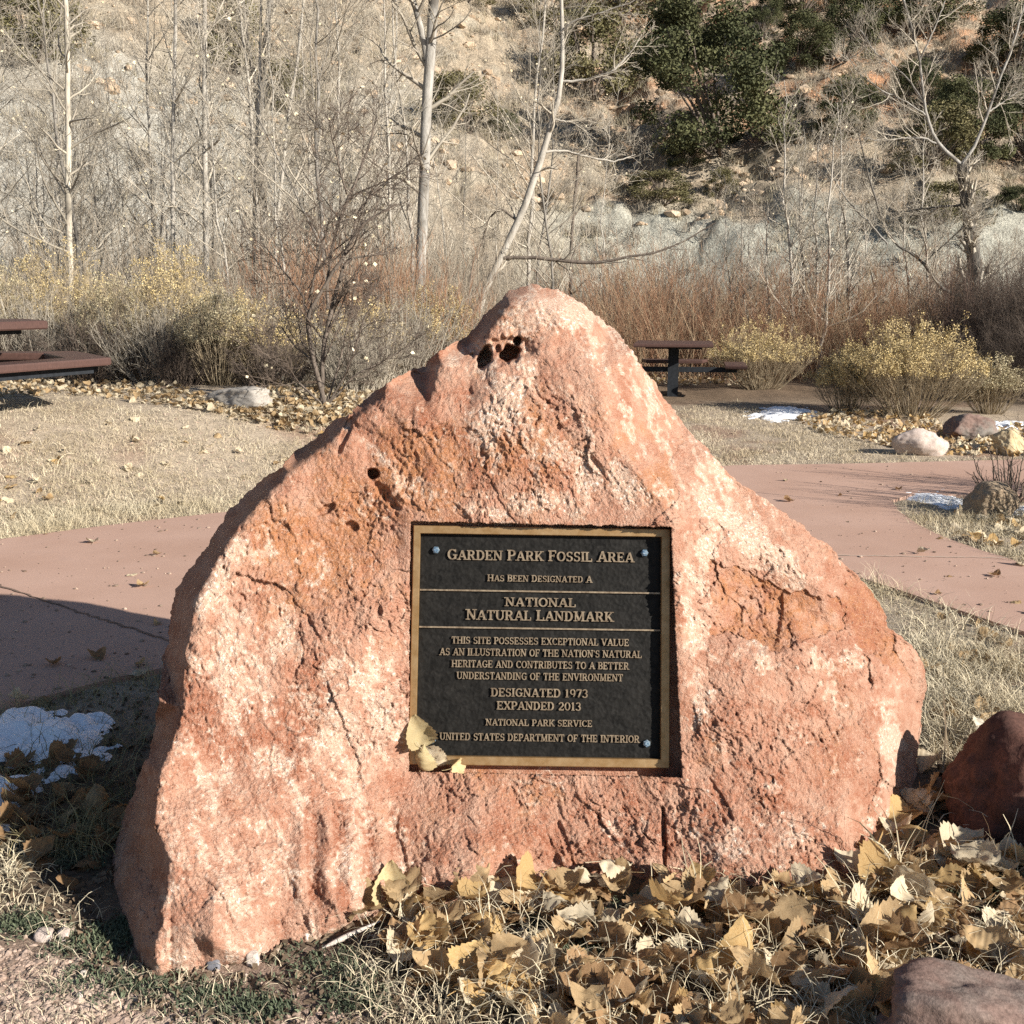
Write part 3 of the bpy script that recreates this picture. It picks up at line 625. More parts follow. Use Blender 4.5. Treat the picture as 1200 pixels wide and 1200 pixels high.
def text_mesh(line, x0, x1, y0, h, z0, z1, caps=1.):
    ws = [GL[c_][0]*(caps if (i_ == 0 or line[i_-1] == ' ') and c_ != ' ' else 1.) for i_, c_ in enumerate(line)]
    sx = (x1 - x0)/(sum(ws)); mb = MB(); x_ = x0; cnt = 0
    for c_, w_, i_ in zip(line, ws, range(len(line))):
        sc = (caps if (i_ == 0 or line[i_-1] == ' ') else 1.)
        for op in GL[c_][1]:
            cnt += 1; top = z1 - .00035*(cnt % 7)/7; kx, ky = sx*sc, h*sc
            if op[0] == 'f':
                yb = op[2]; q_ = [(op[1]-.20, yb-.045), (op[1]+.20, yb-.045), (op[1]+.20, yb+.045), (op[1]-.20, yb+.045)]
                mb.prism([(x_ + a_*kx, y0 + b_*ky) for a_, b_ in q_], z0, top)
            elif op[0] == 's':
                _, ax, ay, bx, by, w = op; dx, dy = bx-ax, by-ay; l_ = math.hypot(dx, dy); nx2, ny2 = -dy/l_*w/2, dx/l_*w/2
                q_ = [(ax-nx2, ay-ny2), (bx-nx2, by-ny2), (bx+nx2, by+ny2), (ax+nx2, ay+ny2)]
                mb.prism([(x_ + a_*kx, y0 + b_*ky) for a_, b_ in q_], z0, top)
            else:
                _, cx, cy, rx, ry, a0, a1, w = op; n_ = max(5, int(abs(a1-a0)/18)); an = np.radians(np.linspace(a0, a1, n_+1))
                wi = w*(.55 + .55*np.abs(np.cos(an)))/2
                o_ = np.stack([cx + (rx+wi)*np.cos(an), cy + (ry+wi)*np.sin(an)], 1); n2 = np.stack([cx + (rx-wi)*np.cos(an), cy + (ry-wi)*np.sin(an)], 1)
                o_ = o_*[kx, ky] + [x_, y0]; n2 = n2*[kx, ky] + [x_, y0]; m_ = n_+1
                V = np.concatenate([np.column_stack([o_, np.full(m_, z0)]), np.column_stack([n2, np.full(m_, z0)]), np.column_stack([o_, np.full(m_, top)]), np.column_stack([n2, np.full(m_, top)])])
                i2 = np.arange(n_)
                mb.add(V, np.concatenate([np.column_stack([i2+2*m_, i2+2*m_+1, i2+3*m_+1, i2+3*m_]), np.column_stack([i2, i2+1, i2+2*m_+1, i2+2*m_]), np.column_stack([i2+m_+1, i2+m_, i2+3*m_, i2+3*m_+1]),
                                          np.array([[0, 2*m_, 3*m_, m_], [n_, n_+m_, n_+3*m_, n_+2*m_]])]))
        x_ += w_*sx
    return mb
LINES = [('GARDEN PARK FOSSIL AREA', 524, 743, 646, 657.5, 1.1), ('HAS BEEN DESIGNATED A', 571, 694, 674.6, 682, 1.08), ('NATIONAL', 591.5, 675, 700.5, 711, 1.), ('NATURAL LANDMARK', 546, 719, 715.8, 727.4, 1.08),
         ('THIS SITE POSSESSES EXCEPTIONAL VALUE', 529, 737, 747.2, 755.6, 1.), ("AS AN ILLUSTRATION OF THE NATION'S NATURAL", 515, 752, 760.8, 769.4, 1.), ('HERITAGE AND CONTRIBUTES TO A BETTER', 529, 737, 774.6, 783.2, 1.), ('UNDERSTANDING OF THE ENVIRONMENT', 535, 730, 788.4, 797, 1.),
         ('DESIGNATED 1973', 575, 689, 806.8, 816.8, 1.), ('EXPANDED 2013', 582, 681, 822.2, 832, 1.), ('NATIONAL PARK SERVICE', 569, 694, 843, 850.8, 1.), ('UNITED STATES DEPARTMENT OF THE INTERIOR', 515, 749.5, 860, 868.6, 1.)]
for (ln, xa, xb, ya, yb, cps) in LINES:
    (a0, a1), _ = ploc(np.array([xa, xb]), np.array([yb, yb])); _, (b0, b1) = ploc(np.array([633., 633.]), np.array([yb, ya]))
    put('text_line', plocal(text_mesh(ln, a0, a1, b0, b1-b0, -.021, -.0125, cps)).mesh('text_line', let), plq)
# ================================================================== ROCKS
import bmesh
def ico(sub):
    b = bmesh.new(); bmesh.ops.create_icosphere(b, subdivisions=sub, radius=1.)
    V = np.array([v.co[:] for v in b.verts]); F = np.array([[v.index for v in f.verts] for f in b.faces]); b.free(); return V, F
ICO = {k: ico(k) for k in (1, 2, 3, 5)}
def rock_shape(size, seed, nplanes=16, boxy=0., sub=5, rough=1.):
    r = np.random.default_rng(seed); V, F = ICO[sub]
    N = nrm(r.normal(size=(nplanes, 3))); Dp = .62 + .38*r.random(nplanes)
    if boxy:
        N = np.concatenate([N*1., nrm(np.array([[1, .1, .05], [-1, .15, .1], [.1, 1, .1], [-.1, -1, .15], [.05, .05, 1.], [0, 0, -1]]))]); Dp = np.concatenate([Dp + .35, np.full(6, .72)])
    q = V @ N.T; R = np.where(q > .05, Dp[None]/np.maximum(q, .05), 9.)
    kk_ = 14.; R = -np.log(np.exp(-kk_*R).sum(1) + np.exp(-kk_*1.1))/kk_
    R = R + rough*(.10*fbm(V[:, 0]*1.6, V[:, 1]*1.6, V[:, 2]*1.6 + seed, 3) + .035*fbm(V[:, 0]*7, V[:, 1]*7, V[:, 2]*7 + seed, 4) + .02*noise(V[:, 0]*26, V[:, 1]*26, V[:, 2]*26))
    return V*R[:, None]*np.asarray(size)/2, F
def stone_mat(name, a, b, c=None, sc=18, fleck=.4):
    m = NM(name, .9, .2); n_ = m.noise(sc, 6, .7); f_ = m.noise(sc*9, 3, .7); g_ = m.noise(sc*.25, 4, .6)
    k = m.mix(m.ramp(n_, [(.35, 0.), (.65, 1.)]), a, b)
    if c is not None: k = m.mix(m.ramp(g_, [(.45, 0.), (.6, 1.)]), k, c)
    k = m.mix(1., k, m.ramp(f_, [(.3, 1-fleck), (.7, 1+fleck*.6)]), 'MULTIPLY')
    return m.col(k).bump(m.mix(.35, n_, f_), .4, .012).m
def rock(label, px, py, w, h, d, seed, mat, rz=0., tilt=0., name='rock', sink=.25, boxy=0., cat='rock', group=None, sub=5):
    p = gpix(float(px), float(py)); s = np.linalg.norm(p - CAM)/1300
    V, F = rock_shape((w*s, d, h*s*(1+sink)*1.25), seed, boxy=boxy, sub=sub)
    ca, sa = math.cos(tilt), math.sin(tilt); V = V @ np.array([[ca, 0, -sa], [0, 1, 0], [sa, 0, ca]]).T
    ca, sa = math.cos(rz), math.sin(rz); V = V @ np.array([[ca, -sa, 0], [sa, ca, 0], [0, 0, 1]]).T
    V[:, 2] += h*s*.5*(1-sink*.6)
    o = put(name, mesh_np(name, V, F, mat, True), None, p + np.array([0, d*.3, 0])); return tag(o, label, cat, group)
RG = stone_mat('grey_stone', (.30, .27, .235), (.40, .365, .32), None, 14)
RP = stone_mat('pale_pink_stone', (.42, .33, .28), (.55, .46, .40), None, 20)
RR = stone_mat('dark_red_stone', (.085, .042, .032), (.15, .07, .05), (.05, .03, .026), 12)
RM = stone_mat('mauve_stone', (.17, .11, .09), (.24, .165, .135), (.21, .185, .16), 12)
RY = stone_mat('ochre_stone', (.42, .32, .18), (.52, .42, .27), None, 16)
RB = stone_mat('brown_stone', (.25, .18, .12), (.36, .28, .19), None, 16)
RK = stone_mat('slate_pebble', (.13, .13, .145), (.22, .22, .24), None, 60)
RW = stone_mat('white_pebble', (.48, .41, .35), (.62, .55, .48), None, 60)
rock('flat pale grey slab of rock lying in leaves beside the bare dark shrub', 279, 480, 96, 22, .40, 21, RG, rz=-.5, tilt=.10, boxy=1, sink=.3)
rock('low pale pinkish rounded rock at the far edge of the path', 1079, 534, 64, 25, .34, 31, RP, sink=.35)
rock('reddish brown rock with a dark shaded notch beside the snow', 1143, 517, 66, 26, .42, 45, RM, rz=.3)
rock('small ochre rock standing upright near the path edge', 1187, 533, 44, 26, .30, 52, RY, rz=.8)
rock('brown rock under the twiggy bush at the tip of the grass island', 1166, 606, 66, 36, .36, 63, RB, rz=.5)
rock('dark red shaded rock right of the big boulder', 1215, 985, 190, 92, .42, 71, RR, rz=.3, name='rock')
rock('flat topped mauve and grey rock among leaves in the bottom corner', 1176, 1284, 262, 80, .28, 88, RM, rz=-.25, tilt=-.06, boxy=1, sink=.1)
rock('dark slate pebble touching the foot of the boulder', 250, 1144, 18, 11, .035, 5, RK, name='pebble', cat='pebble', sub=3, boxy=1)
rock('whitish round pebble at the foot of the boulder', 296, 1138, 17, 13, .035, 6, RW, name='pebble', cat='pebble', sub=3, boxy=1)
rock('pinkish brown pebble tucked under the boulder edge', 318, 1114, 16, 12, .035, 7, RP, name='pebble', cat='pebble', sub=3, boxy=1)
rock('small white chip of stone in green weeds, upper of two', 97, 1150, 9, 6, .02, 8, RW, name='pebble', cat='pebble', sub=2, boxy=1)
rock('small white chip of stone in green weeds, lower of two', 93, 1172, 8, 6, .02, 9, RW, name='pebble', cat='pebble', sub=2, boxy=1)
rock('flat pinkish stone on the grit, left of a smaller one', 50, 1106, 24, 9, .05, 10, RP, name='pebble', cat='pebble', sub=3, boxy=1)
rock('pinkish stone beside a flatter one on the grit', 74, 1104, 15, 10, .04, 12, RP, name='pebble', cat='pebble', sub=3, boxy=1)
V, F = rock_shape((.75, .6, .9), 91, sub=5); o = put('rock', mesh_np('rock', V, F, RR, True), None, (2.02, 2.44, .10))
tag(o, 'large red rock just outside the frame, shading the dark red rock', 'rock')

# ================================================================== PICNIC TABLES
tm = NM('brown_plastic_lumber', .55, .35); n_ = tm.noise(30, 4, co=tm.co((1, 6, 1))); g_ = tm.noise(400, 2)
k = tm.mix(tm.ramp(n_, [(.3, 0.), (.7, 1.)]), (.060, .032, .026), (.095, .050, .040)); k = tm.mix(1., k, tm.ramp(g_, [(.3, .8), (.7, 1.15)]), 'MULTIPLY'); tm.col(k).bump(g_, .15, .002); tm = tm.m
sm = simple('black_steel', (.012, .014, .017), (.022, .025, .03), 25)
def plank(parent, name, quad, z0, z1): put(name, MB().prism(quad, z0, z1, .012).mesh(name, tm), parent)
# far table: square top, three separate seats on arms
p = gpix(788., 465.); rz = math.radians(-9)
t = thing('picnic_table', 'brown square picnic table on a black post beside the yellow bush', 'picnic table', p, None, rz)
plank(t, 'tabletop', [(-.55, -.55), (.55, -.55), (.55, .55), (-.55, .55)], .71, .76)
put('post', MB().box(-.075, .075, -.075, .075, -.05, .69, .004).mesh('post', sm), t)
put('top_support', MB().box(-.4, .4, -.03, .03, .665, .707, .003).box(-.03, .03, -.4, -.032, .665, .707, .003).box(-.03, .03, .032, .4, .665, .707, .003).mesh('top_support', sm), t)
for a in (0, 90, 180):
    ca, sa = math.cos(math.radians(a)), math.sin(math.radians(a))
    R2 = lambda Q: [(x_*ca - y_*sa, x_*sa + y_*ca) for x_, y_ in Q]
    put('arm', MB().prism(R2([(.077, -.04), (.9, -.04), (.9, .04), (.077, .04)]), .34, .41, .004).mesh('arm', sm), t)
    plank(t, 'seat', R2([(.72, -.42), (1.02, -.50), (1.02, .50), (.72, .42)]), .413, .463)
# near table: six sided top and ring of mitred benches
p = np.array([-4.62, 9.35, 0.]); p[2] = zg(p[0], p[1]) - .02
t = thing('picnic_table', 'brown six sided picnic table with a ring of mitred benches at the left edge', 'picnic table', p, None, math.radians(4))
hexa = lambda r0: [(r0*math.cos(math.radians(a)), r0*math.sin(math.radians(a))) for a in range(0, 360, 60)]
plank(t, 'tabletop', hexa(.74), .70, .77)
put('post', MB().prism(hexa(.11), -.05, .66, .004).mesh('post', sm), t)
put('top_support', MB().prism(hexa(.52), .661, .697, .004).mesh('top_support', sm), t)
ho, hi_ = hexa(1.24), hexa(.86); hs = hexa(1.14); hk = hexa(.95)
for a in range(6):
    b_ = (a+1) % 6; lerp = lambda P, Q, f: (P[0]+(Q[0]-P[0])*f, P[1]+(Q[1]-P[1])*f)
    plank(t, 'bench', [lerp(ho[a], ho[b_], .004), lerp(ho[a], ho[b_], .996), lerp(hi_[b_], hi_[a], .006), lerp(hi_[b_], hi_[a], .994)], .40, .462)
    put('bench_frame', MB().prism([lerp(hs[a], hs[b_], .06), lerp(hs[a], hs[b_], .94), lerp(hk[b_], hk[a], .06), lerp(hk[b_], hk[a], .94)], .335, .397, .004).mesh('bench_frame', sm), t)
    if a % 2 == 0:
        c_, s_ = math.cos(math.radians(a*60+30)), math.sin(math.radians(a*60+30))
        Q = [(.10, -.035), (.80, -.035), (.80, .035), (.10, .035)]
        put('arm', MB().prism([(x_*c_ - y_*s_, x_*s_ + y_*c_) for x_, y_ in Q], .345, .39, .004).mesh('arm', sm), t)

# ================================================================== WOODY PLANTS
def bark(name, a, b, dark, sc=6, dk_=.5, bump=.5):
    m = NM(name, .9, .15); v = m.noise(sc, 6, .7, co=m.co((3, 3, .7))); w = m.noise(sc*.35, 4, .6); f_ = m.noise(sc*6, 4, .7, co=m.co((3, 3, .5)))
    k = m.mix(m.ramp(v, [(.35, 0.), (.65, 1.)]), a, b); k = m.mix(m.ramp(w, [(.5, 0.), (.66, dk_)]), k, dark)
    k = m.mix(m.ramp(f_, [(.3, .55), (.42, 0.)]), k, dark)
    return m.col(k).bump(f_, bump, .02).m
BW = bark('white_bark', (.34, .31, .26), (.48, .44, .38), (.12, .10, .08), 5, .45)
BG = bark('grey_bark', (.15, .135, .115), (.30, .275, .24), (.055, .048, .04), 5, .8)
BT = bark('dusky_bark', (.10, .09, .077), (.20, .18, .155), (.045, .04, .033), 5, .8)
BM = bark('silver_bark', (.24, .22, .19), (.41, .385, .345), (.07, .06, .05), 5, .8)
BDk = bark('dark_bark', (.10, .08, .065), (.19, .155, .125), (.05, .04, .035), 8, .5)
TW = simple('pale_twigs', (.40, .35, .275), (.54, .48, .39), 3, island=.25)
TG = simple('grey_twigs', (.27, .235, .19), (.40, .355, .28), 3, island=.3)
TD = simple('dark_twigs', (.085, .065, .052), (.17, .13, .10), 3, island=.3)
TR = simple('red_twigs', (.28, .145, .085), (.40, .245, .15), .8, island=.45)
LFp = simple('pale_dead_leaf', (.60, .50, .32), (.74, .66, .48), 5, island=.2)
def quads(P, size, r, aspect=1.):
    n = len(P); a = nrm(r.normal(size=(n, 3))); b = nrm(np.cross(a, r.normal(size=(n, 3)))); s = (size*(.6 + .8*r.random(n)))[:, None]/2
    V = np.stack([P - a*s - b*s*aspect, P + a*s - b*s*aspect*.7, P + a*s*.8 + b*s*aspect, P - a*s + b*s*aspect*.8], 1).reshape(-1, 3)
    return V, np.arange(n*4).reshape(n, 4)
def join(L):
    V, F, n = [], [], 0
    for v, f in L: V.append(v); F.append(f + n); n += len(v)
    return np.concatenate(V), np.concatenate(F)
def crown_levels(P, R, spec, r):
    """spec: list of (m, t0, t1, angle, length, k, up, wob); returns meshes of every level, last tips"""
    out = []; cur = (P, R)
    for (m, t0, t1, an, ln, k_, up_, wb) in spec:
        cur = grow(cur[0], cur[1], m, t0, t1, an, ln, k_, r, up_, wb); out.append(cur)
    return out
def sapling_mesh(seed, h, r0, nb=26, lean=.05, twig=1., leaves=30, forks=0):
    r = np.random.default_rng(seed); k_ = 16
    t = np.linspace(0, 1, k_); P = np.stack([np.cumsum(r.normal(size=k_)*.035*h/6) + lean*h*t, np.cumsum(r.normal(size=k_)*.035*h/6), h*t], 1)[None]
    P[:, :, :2] -= P[:, :1, :2]; R = (r0*(1 - .85*t))[None]
    Ps, Rs = [P], [R]
    if forks:
        P2, R2 = grow(P, R, forks, .12, .5, .38, h*.55, 12, r, .45, .07, .6); Ps.append(P2); Rs.append(R2)
    tv = join([tubes(p_, r_, 7) for p_, r_ in zip(Ps, Rs)])
    parts = []; tips = []
    for p_, r_ in zip(Ps, Rs):
        L_ = crown_levels(p_, r_, [(nb if p_ is P else nb//2, .16, .97, .85, h*.26*twig, 7, .4, .12), (6, .2, .95, .75, h*.09*twig, 5, .25, .15), (3, .2, .9, .7, h*.045*twig, 3, .2, .15)], r)
        for q_, (a, b) in enumerate(L_): parts.append(tubes(a, np.maximum(b, (.0035, .0026, .002)[q_]), (4, 3, 3)[q_]))
        tips.append(L_[1][0][:, -1]); tips.append(L_[2][0][:, -1])
    tips = np.concatenate(tips); sel = tips[r.integers(0, len(tips), leaves)] if leaves else None
    return tv, join(parts), (quads(sel, .03, r) if leaves else None)
def sapling_thing(seed, label, cat, group, bk, tw, loc, **kw):
    t, c_, l_ = sapling_mesh(seed, **kw)
    o = thing('sapling' if group else 'tree', label, cat, loc, group)
    put('trunk', mesh_np('trunk', *t, bk), o); put('crown', mesh_np('crown', *c_, tw), o)
    if l_: put('dead_leaves', mesh_np('dead_leaves', *l_, LFp, False), o)
    return o
def place(px, Y, z=None):
    x_ = (px - 600)/1300*Y/cp*1.0; return np.array([x_, Y, zg(x_, Y) - .03])
GS = 'slender bare saplings in the thicket below the hill'
LS = 'slender bare pale sapling rising from the thicket below the hill'
protos = []
specs = [dict(h=6.4, r0=.028), dict(h=7.4, r0=.036, nb=34), dict(h=5.2, r0=.022, nb=22), dict(h=6.8, r0=.030, nb=28, forks=2), dict(h=4.2, r0=.017, nb=20, twig=1.25), dict(h=5.8, r0=.026, nb=34, twig=1.2, lean=.09), dict(h=7.8, r0=.04, nb=30, lean=-.04)]
spots = []
r = np.random.default_rng(12)
for px_ in np.linspace(-90, 470, 46): spots.append((px_ + r.uniform(-14, 14), r.uniform(14.2, 25)))
for px_ in np.linspace(470, 690, 9): spots.append((px_ + r.uniform(-14, 14), r.uniform(19, 27)))
first_used = set()
for n_, (px_, Y_) in enumerate(spots):
    k_ = int(r.integers(0, len(specs)))
    if k_ not in first_used:
        o = sapling_thing(100+k_, LS, 'sapling', GS, (BW, BG)[k_ % 2], (TW, TG)[k_ % 2], (0, 0, 0), **specs[k_]); first_used.add(k_); protos.append((k_, o))
    else:
        o = copy_tree(dict(protos)[k_])
    o.location = place(px_, Y_); o.rotation_euler = (0, 0, r.uniform(0, 6.28)); s = r.uniform(.8, 1.15); o.scale = (s, s, s)
# the clump of thin saplings left of the big right-hand tree
GR = 'thin upright saplings clumped in front of the grey bank'; LR = 'thin upright bare sapling in the clump before the grey clay bank'
base = None
for (bx, by, tx, ty, Y_) in ((915, 350, 926, 125, 20), (938, 352, 962, 160, 20.5), (925, 345, 950, 175, 21), (948, 375, 985, 150, 19.5), (937, 350, 940, 200, 21), (890, 340, 905, 250, 20), (862, 350, 872, 245, 21), (850, 345, 852, 225, 22), (870, 330, 880, 265, 22), (900, 355, 898, 290, 20.5),
                            (1050, 330, 1062, 215, 21), (1068, 320, 1085, 160, 22), (960, 340, 1000, 190, 22), (980, 345, 995, 120, 21.5), (1020, 340, 1010, 230, 23), (1105, 340, 1095, 240, 24)):
    p_ = place(bx, Y_); tip = px2w(float(tx), float(ty), Y_)
    if base is None:
        o = base = sapling_thing(140, LR, 'sapling', GR, BW, TW, p_, h=4.5, r0=.036, nb=34, lean=0., twig=.8, leaves=6)
    else: o = copy_tree(base)
    o.location = p_; s = (tip[2] - p_[2])/4.1; o.scale = (s, s, s); o.rotation_euler = (0, math.atan2(tip[0] - p_[0], tip[2] - p_[2]), 0)
    if o is not base: o.rotation_euler.z = 0; o.rotation_euler.x = r.uniform(-.06, .06)
def hero(label, cat, Y, lines, bk, tw, spec, seed, name='tree', leaves=0, thick=1., lsel=(1,), sides=10, alt=(), amat=None, alab='dark barked limb', limb=1.):
    """lines: traced limbs [(px, py, width px), ...]; first is the trunk, which is carried down to the ground"""
    r = np.random.default_rng(seed); base = None; TP = []; first = True
    for ln in lines:
        a = np.array([q_[:3] for q_ in ln], float); dy = ln[0][3] if len(ln[0]) > 3 else 0.
        W = px2w(a[:, 0], a[:, 1], Y); W[:, 1] += np.linspace(0, dy, len(a)); rad = a[:, 2]/2*Y/cp/1300*thick*.84
        if first:
            g_ = np.array([W[0, 0], Y, zg(W[0, 0], Y) - .06]); W = np.vstack([g_, W]); rad = np.concatenate([[rad[0]*1.2], rad]); base = g_.copy(); first = False
        Q = smooth_line(np.column_stack([W, rad]), 22); Q[:, :3] += .004*Y/16*r.normal(size=(22, 3)); TP.append(Q)
    Q = np.stack(TP); P, R = Q[:, :, :3] - base, Q[:, :, 3]
    o = thing(name, label, cat, base)
    R[1:] *= limb; R = np.maximum(R, .0045); dark = alt; lt = [q_ for q_ in range(len(lines)) if q_ not in dark]
    put('trunk', mesh_np('trunk', *tubes(P[lt], R[lt], sides), bk), o)
    for q_ in dark: put('limb', mesh_np('limb', *tubes(P[q_:q_+1], R[q_:q_+1], sides), amat or BDk), o)['label'] = alab
    L_ = crown_levels(P, R, spec, r)
    put('crown', mesh_np('crown', *join([tubes(a, np.maximum(b, .0022), 4 if q_ == 0 else 3) for q_, (a, b) in enumerate(L_)]), tw), o)
    if leaves:
        tips = np.concatenate([L_[q_][0][:, -1] for q_ in lsel]); put('dead_leaves', mesh_np('dead_leaves', *quads(tips[r.integers(0, len(tips), leaves)], .027, r), LFp, False), o)
    return o
SP = [(26, .25, 1., .9, 1.3, 8, .45, .14), (6, .15, .95, .7, .55, 5, .2, .16), (4, .2, .95, .7, .26, 4, .15, .16)]
hero('straight young tree with pale trunk blotched black, nearest the left edge', 'tree', 15, [[(86, 430, 8), (83, 330, 8), (80, 230, 8), (80, 120, 7), (77, 0, 6), (74, -160, 4)]], bark('blotched_bark', (.42, .37, .3), (.55, .5, .4), (.035, .028, .022), 3, 1.), TG,
     [(34, .2, 1., 1.0, 1.25, 8, .35, .14), (6, .15, .95, .7, .5, 5, .2, .16), (4, .2, .95, .7, .24, 4, .15, .16)], 201, leaves=70)
hero('thin straight whitish trunk, second tall stem right of the blotched tree', 'tree', 17, [[(242, 400, 8), (241, 280, 7.5), (240, 150, 6.5), (240, 0, 5.5), (238, -200, 4)]], BW, TW, SP, 202, leaves=30)
hero('thin straight whitish trunk just right of the blotched tree', 'tree', 16.5, [[(199, 420, 6), (202, 300, 6), (203, 160, 5), (206, 0, 4.5), (205, -160, 3)]], BW, TW, SP, 203, leaves=30)
hero('grey trunk forking into two limbs among the left hand saplings', 'tree', 20, [[(309, 300, 13), (307, 200, 12), (304, 112, 11), (312, 50, 9), (319, -30, 7), (326, -160, 4)], [(303, 112, 6), (297, 85, 6), (288, 40, 5), (284, -30, 4), (280, -120, 3)]], BG, TG,
     [(14, .3, 1., .8, 1.6, 8, .45, .14), (6, .15, .95, .7, .6, 5, .2, .16), (3, .2, .95, .7, .28, 4, .15, .16)], 204)
hero('slim cream stem close in front of the forked grey trunk', 'tree', 18, [[(299, 400, 5), (297, 320, 5), (299, 200, 4.5), (304, 110, 4), (306, 0, 3)]], BW, TW, [(14, .3, 1., .8, .9, 7, .45, .14), (5, .15, .95, .7, .35, 4, .2, .16)], 205)
hero('slim pale stem leaning right behind the bare dark shrub', 'tree', 19, [[(318, 360, 4), (325, 260, 4.5), (335, 160, 4), (350, 60, 3.5), (362, -60, 3)]], BW, TW, SP, 206, leaves=30)
hero('tall grey white cottonwood trunk with a dark fork near the top', 'tree', 16, [[(492, 372, 15), (492, 330, 17), (496, 240, 17), (499, 150, 16), (504, 60, 16), (512, -40, 15), (522, -200, 11)], [(500, 70, 9), (497, 50, 10), (489, 20, 9), (480, -15, 8), (466, -90, 6)]], BM, TG,
     [(16, .3, 1., .9, 1.4, 8, .3, .16), (6, .15, .95, .7, .6, 5, .2, .16), (4, .2, .95, .7, .28, 4, .15, .16)], 207, sides=12, leaves=40, thick=.84)
hero('white barked tree leaning right, with a long low dark limb', 'tree', 17.5, [[(558, 365, 13), (578, 318, 11), (606, 262, 11), (632, 195, 11), (645, 150, 9), (655, 112, 8), (660, 95, 7), (659, 40, 6), (657, -20, 5), (655, -120, 4)],
     [(580, 303, 6, -.3), (608, 302, 6), (640, 303, 6), (672, 308, 6), (705, 308, 5), (735, 301, 4), (765, 297, 3), (800, 283, 2.5), (835, 262, 1.5)],
     [(660, 96, 4), (685, 94, 4), (712, 88, 4), (730, 72, 3), (742, 58, 2), (752, 40, 1.2)], [(640, 178, 4, .4), (662, 176, 3.5), (690, 182, 3), (722, 187, 2.5), (748, 178, 1.6)],
     [(606, 258, 3, .4), (588, 244, 3.5), (574, 252, 3), (566, 275, 2.4), (564, 300, 1.5)], [(650, 140, 2.5, .3), (672, 142, 2), (690, 152, 1.5)], [(655, 40, 3, -.4), (672, 26, 3), (700, 20, 2.4), (735, 10, 1.8), (760, -5, 1)], [(556, 368, 4, .3), (548, 345, 3), (553, 310, 2.5), (566, 278, 1.5)]],
     BW, TW, [(9, .2, 1., .8, .7, 7, .35, .16), (5, .15, .95, .7, .32, 5, .2, .16), (3, .2, .95, .7, .16, 4, .15, .16)], 208, alt=(1, 4, 7), thick=.86)
hero('grey tree with spreading bare crown at the right, low limb on its left', 'tree', 20, [[(1146, 352, 20), (1142, 310, 18), (1136, 260, 17), (1130, 215, 15), (1127, 192, 13)],
     [(1128, 194, 8), (1112, 180, 9), (1098, 168, 8), (1089, 148, 7), (1083, 118, 6), (1078, 70, 5), (1068, 30, 5), (1055, -15, 4), (1040, -90, 3)], [(1128, 192, 8), (1143, 170, 7), (1158, 132, 6), (1172, 92, 5), (1186, 55, 5), (1202, 0, 4), (1215, -70, 3)],
     [(1097, 168, 5, -.4), (1080, 162, 4), (1055, 164, 4), (1030, 168, 3), (1004, 166, 2)], [(1146, 354, 7, -.5), (1118, 346, 8), (1100, 338, 8), (1088, 322, 7), (1076, 306, 6), (1060, 297, 6), (1040, 285, 5), (1026, 258, 4.5), (1014, 225, 4), (1003, 190, 3), (996, 160, 2)],
     [(1040, 286, 4, .4), (1022, 262, 3.5), (1000, 238, 3), (985, 212, 2.5), (982, 190, 1.6)], [(1080, 310, 4, -.3), (1098, 292, 3), (1118, 272, 3), (1130, 255, 2)], [(1132, 240, 5, .4), (1108, 241, 4.5), (1082, 244, 4), (1058, 248, 2.5)], [(1150, 340, 6, .3), (1165, 325, 4), (1185, 310, 3.5), (1205, 296, 2.5)],
     [(1083, 120, 4, .3), (1066, 92, 3.5), (1050, 75, 3), (1030, 58, 2.5), (1015, 30, 2)], [(1085, 135, 4, -.3), (1060, 120, 3), (1030, 108, 2.6), (1005, 92, 2), (985, 70, 1.4)], [(1158, 132, 4, .3), (1180, 118, 3), (1210, 98, 2.4)], [(1078, 70, 4), (1092, 40, 3), (1108, 0, 2.5), (1120, -40, 2)]],
     BT, TW, [(15, .2, 1., .7, .9, 8, .5, .15), (7, .15, .95, .6, .42, 5, .3, .16), (4, .2, .95, .7, .2, 4, .2, .16)], 209, sides=12, alt=(1, 2, 3, 5, 9, 10, 11, 12), amat=BM, alab='pale upper limb', limb=.6)
hero('slim dark broken stem standing between the leaning tree and the big juniper', 'tree', 21, [[(669, 300, 4), (672, 250, 4), (675, 215, 4), (678, 182, 3)]], BDk, TD, [(8, .3, 1., .8, .5, 5, .2, .2), (4, .2, 1., .7, .2, 4, .1, .2)], 210)
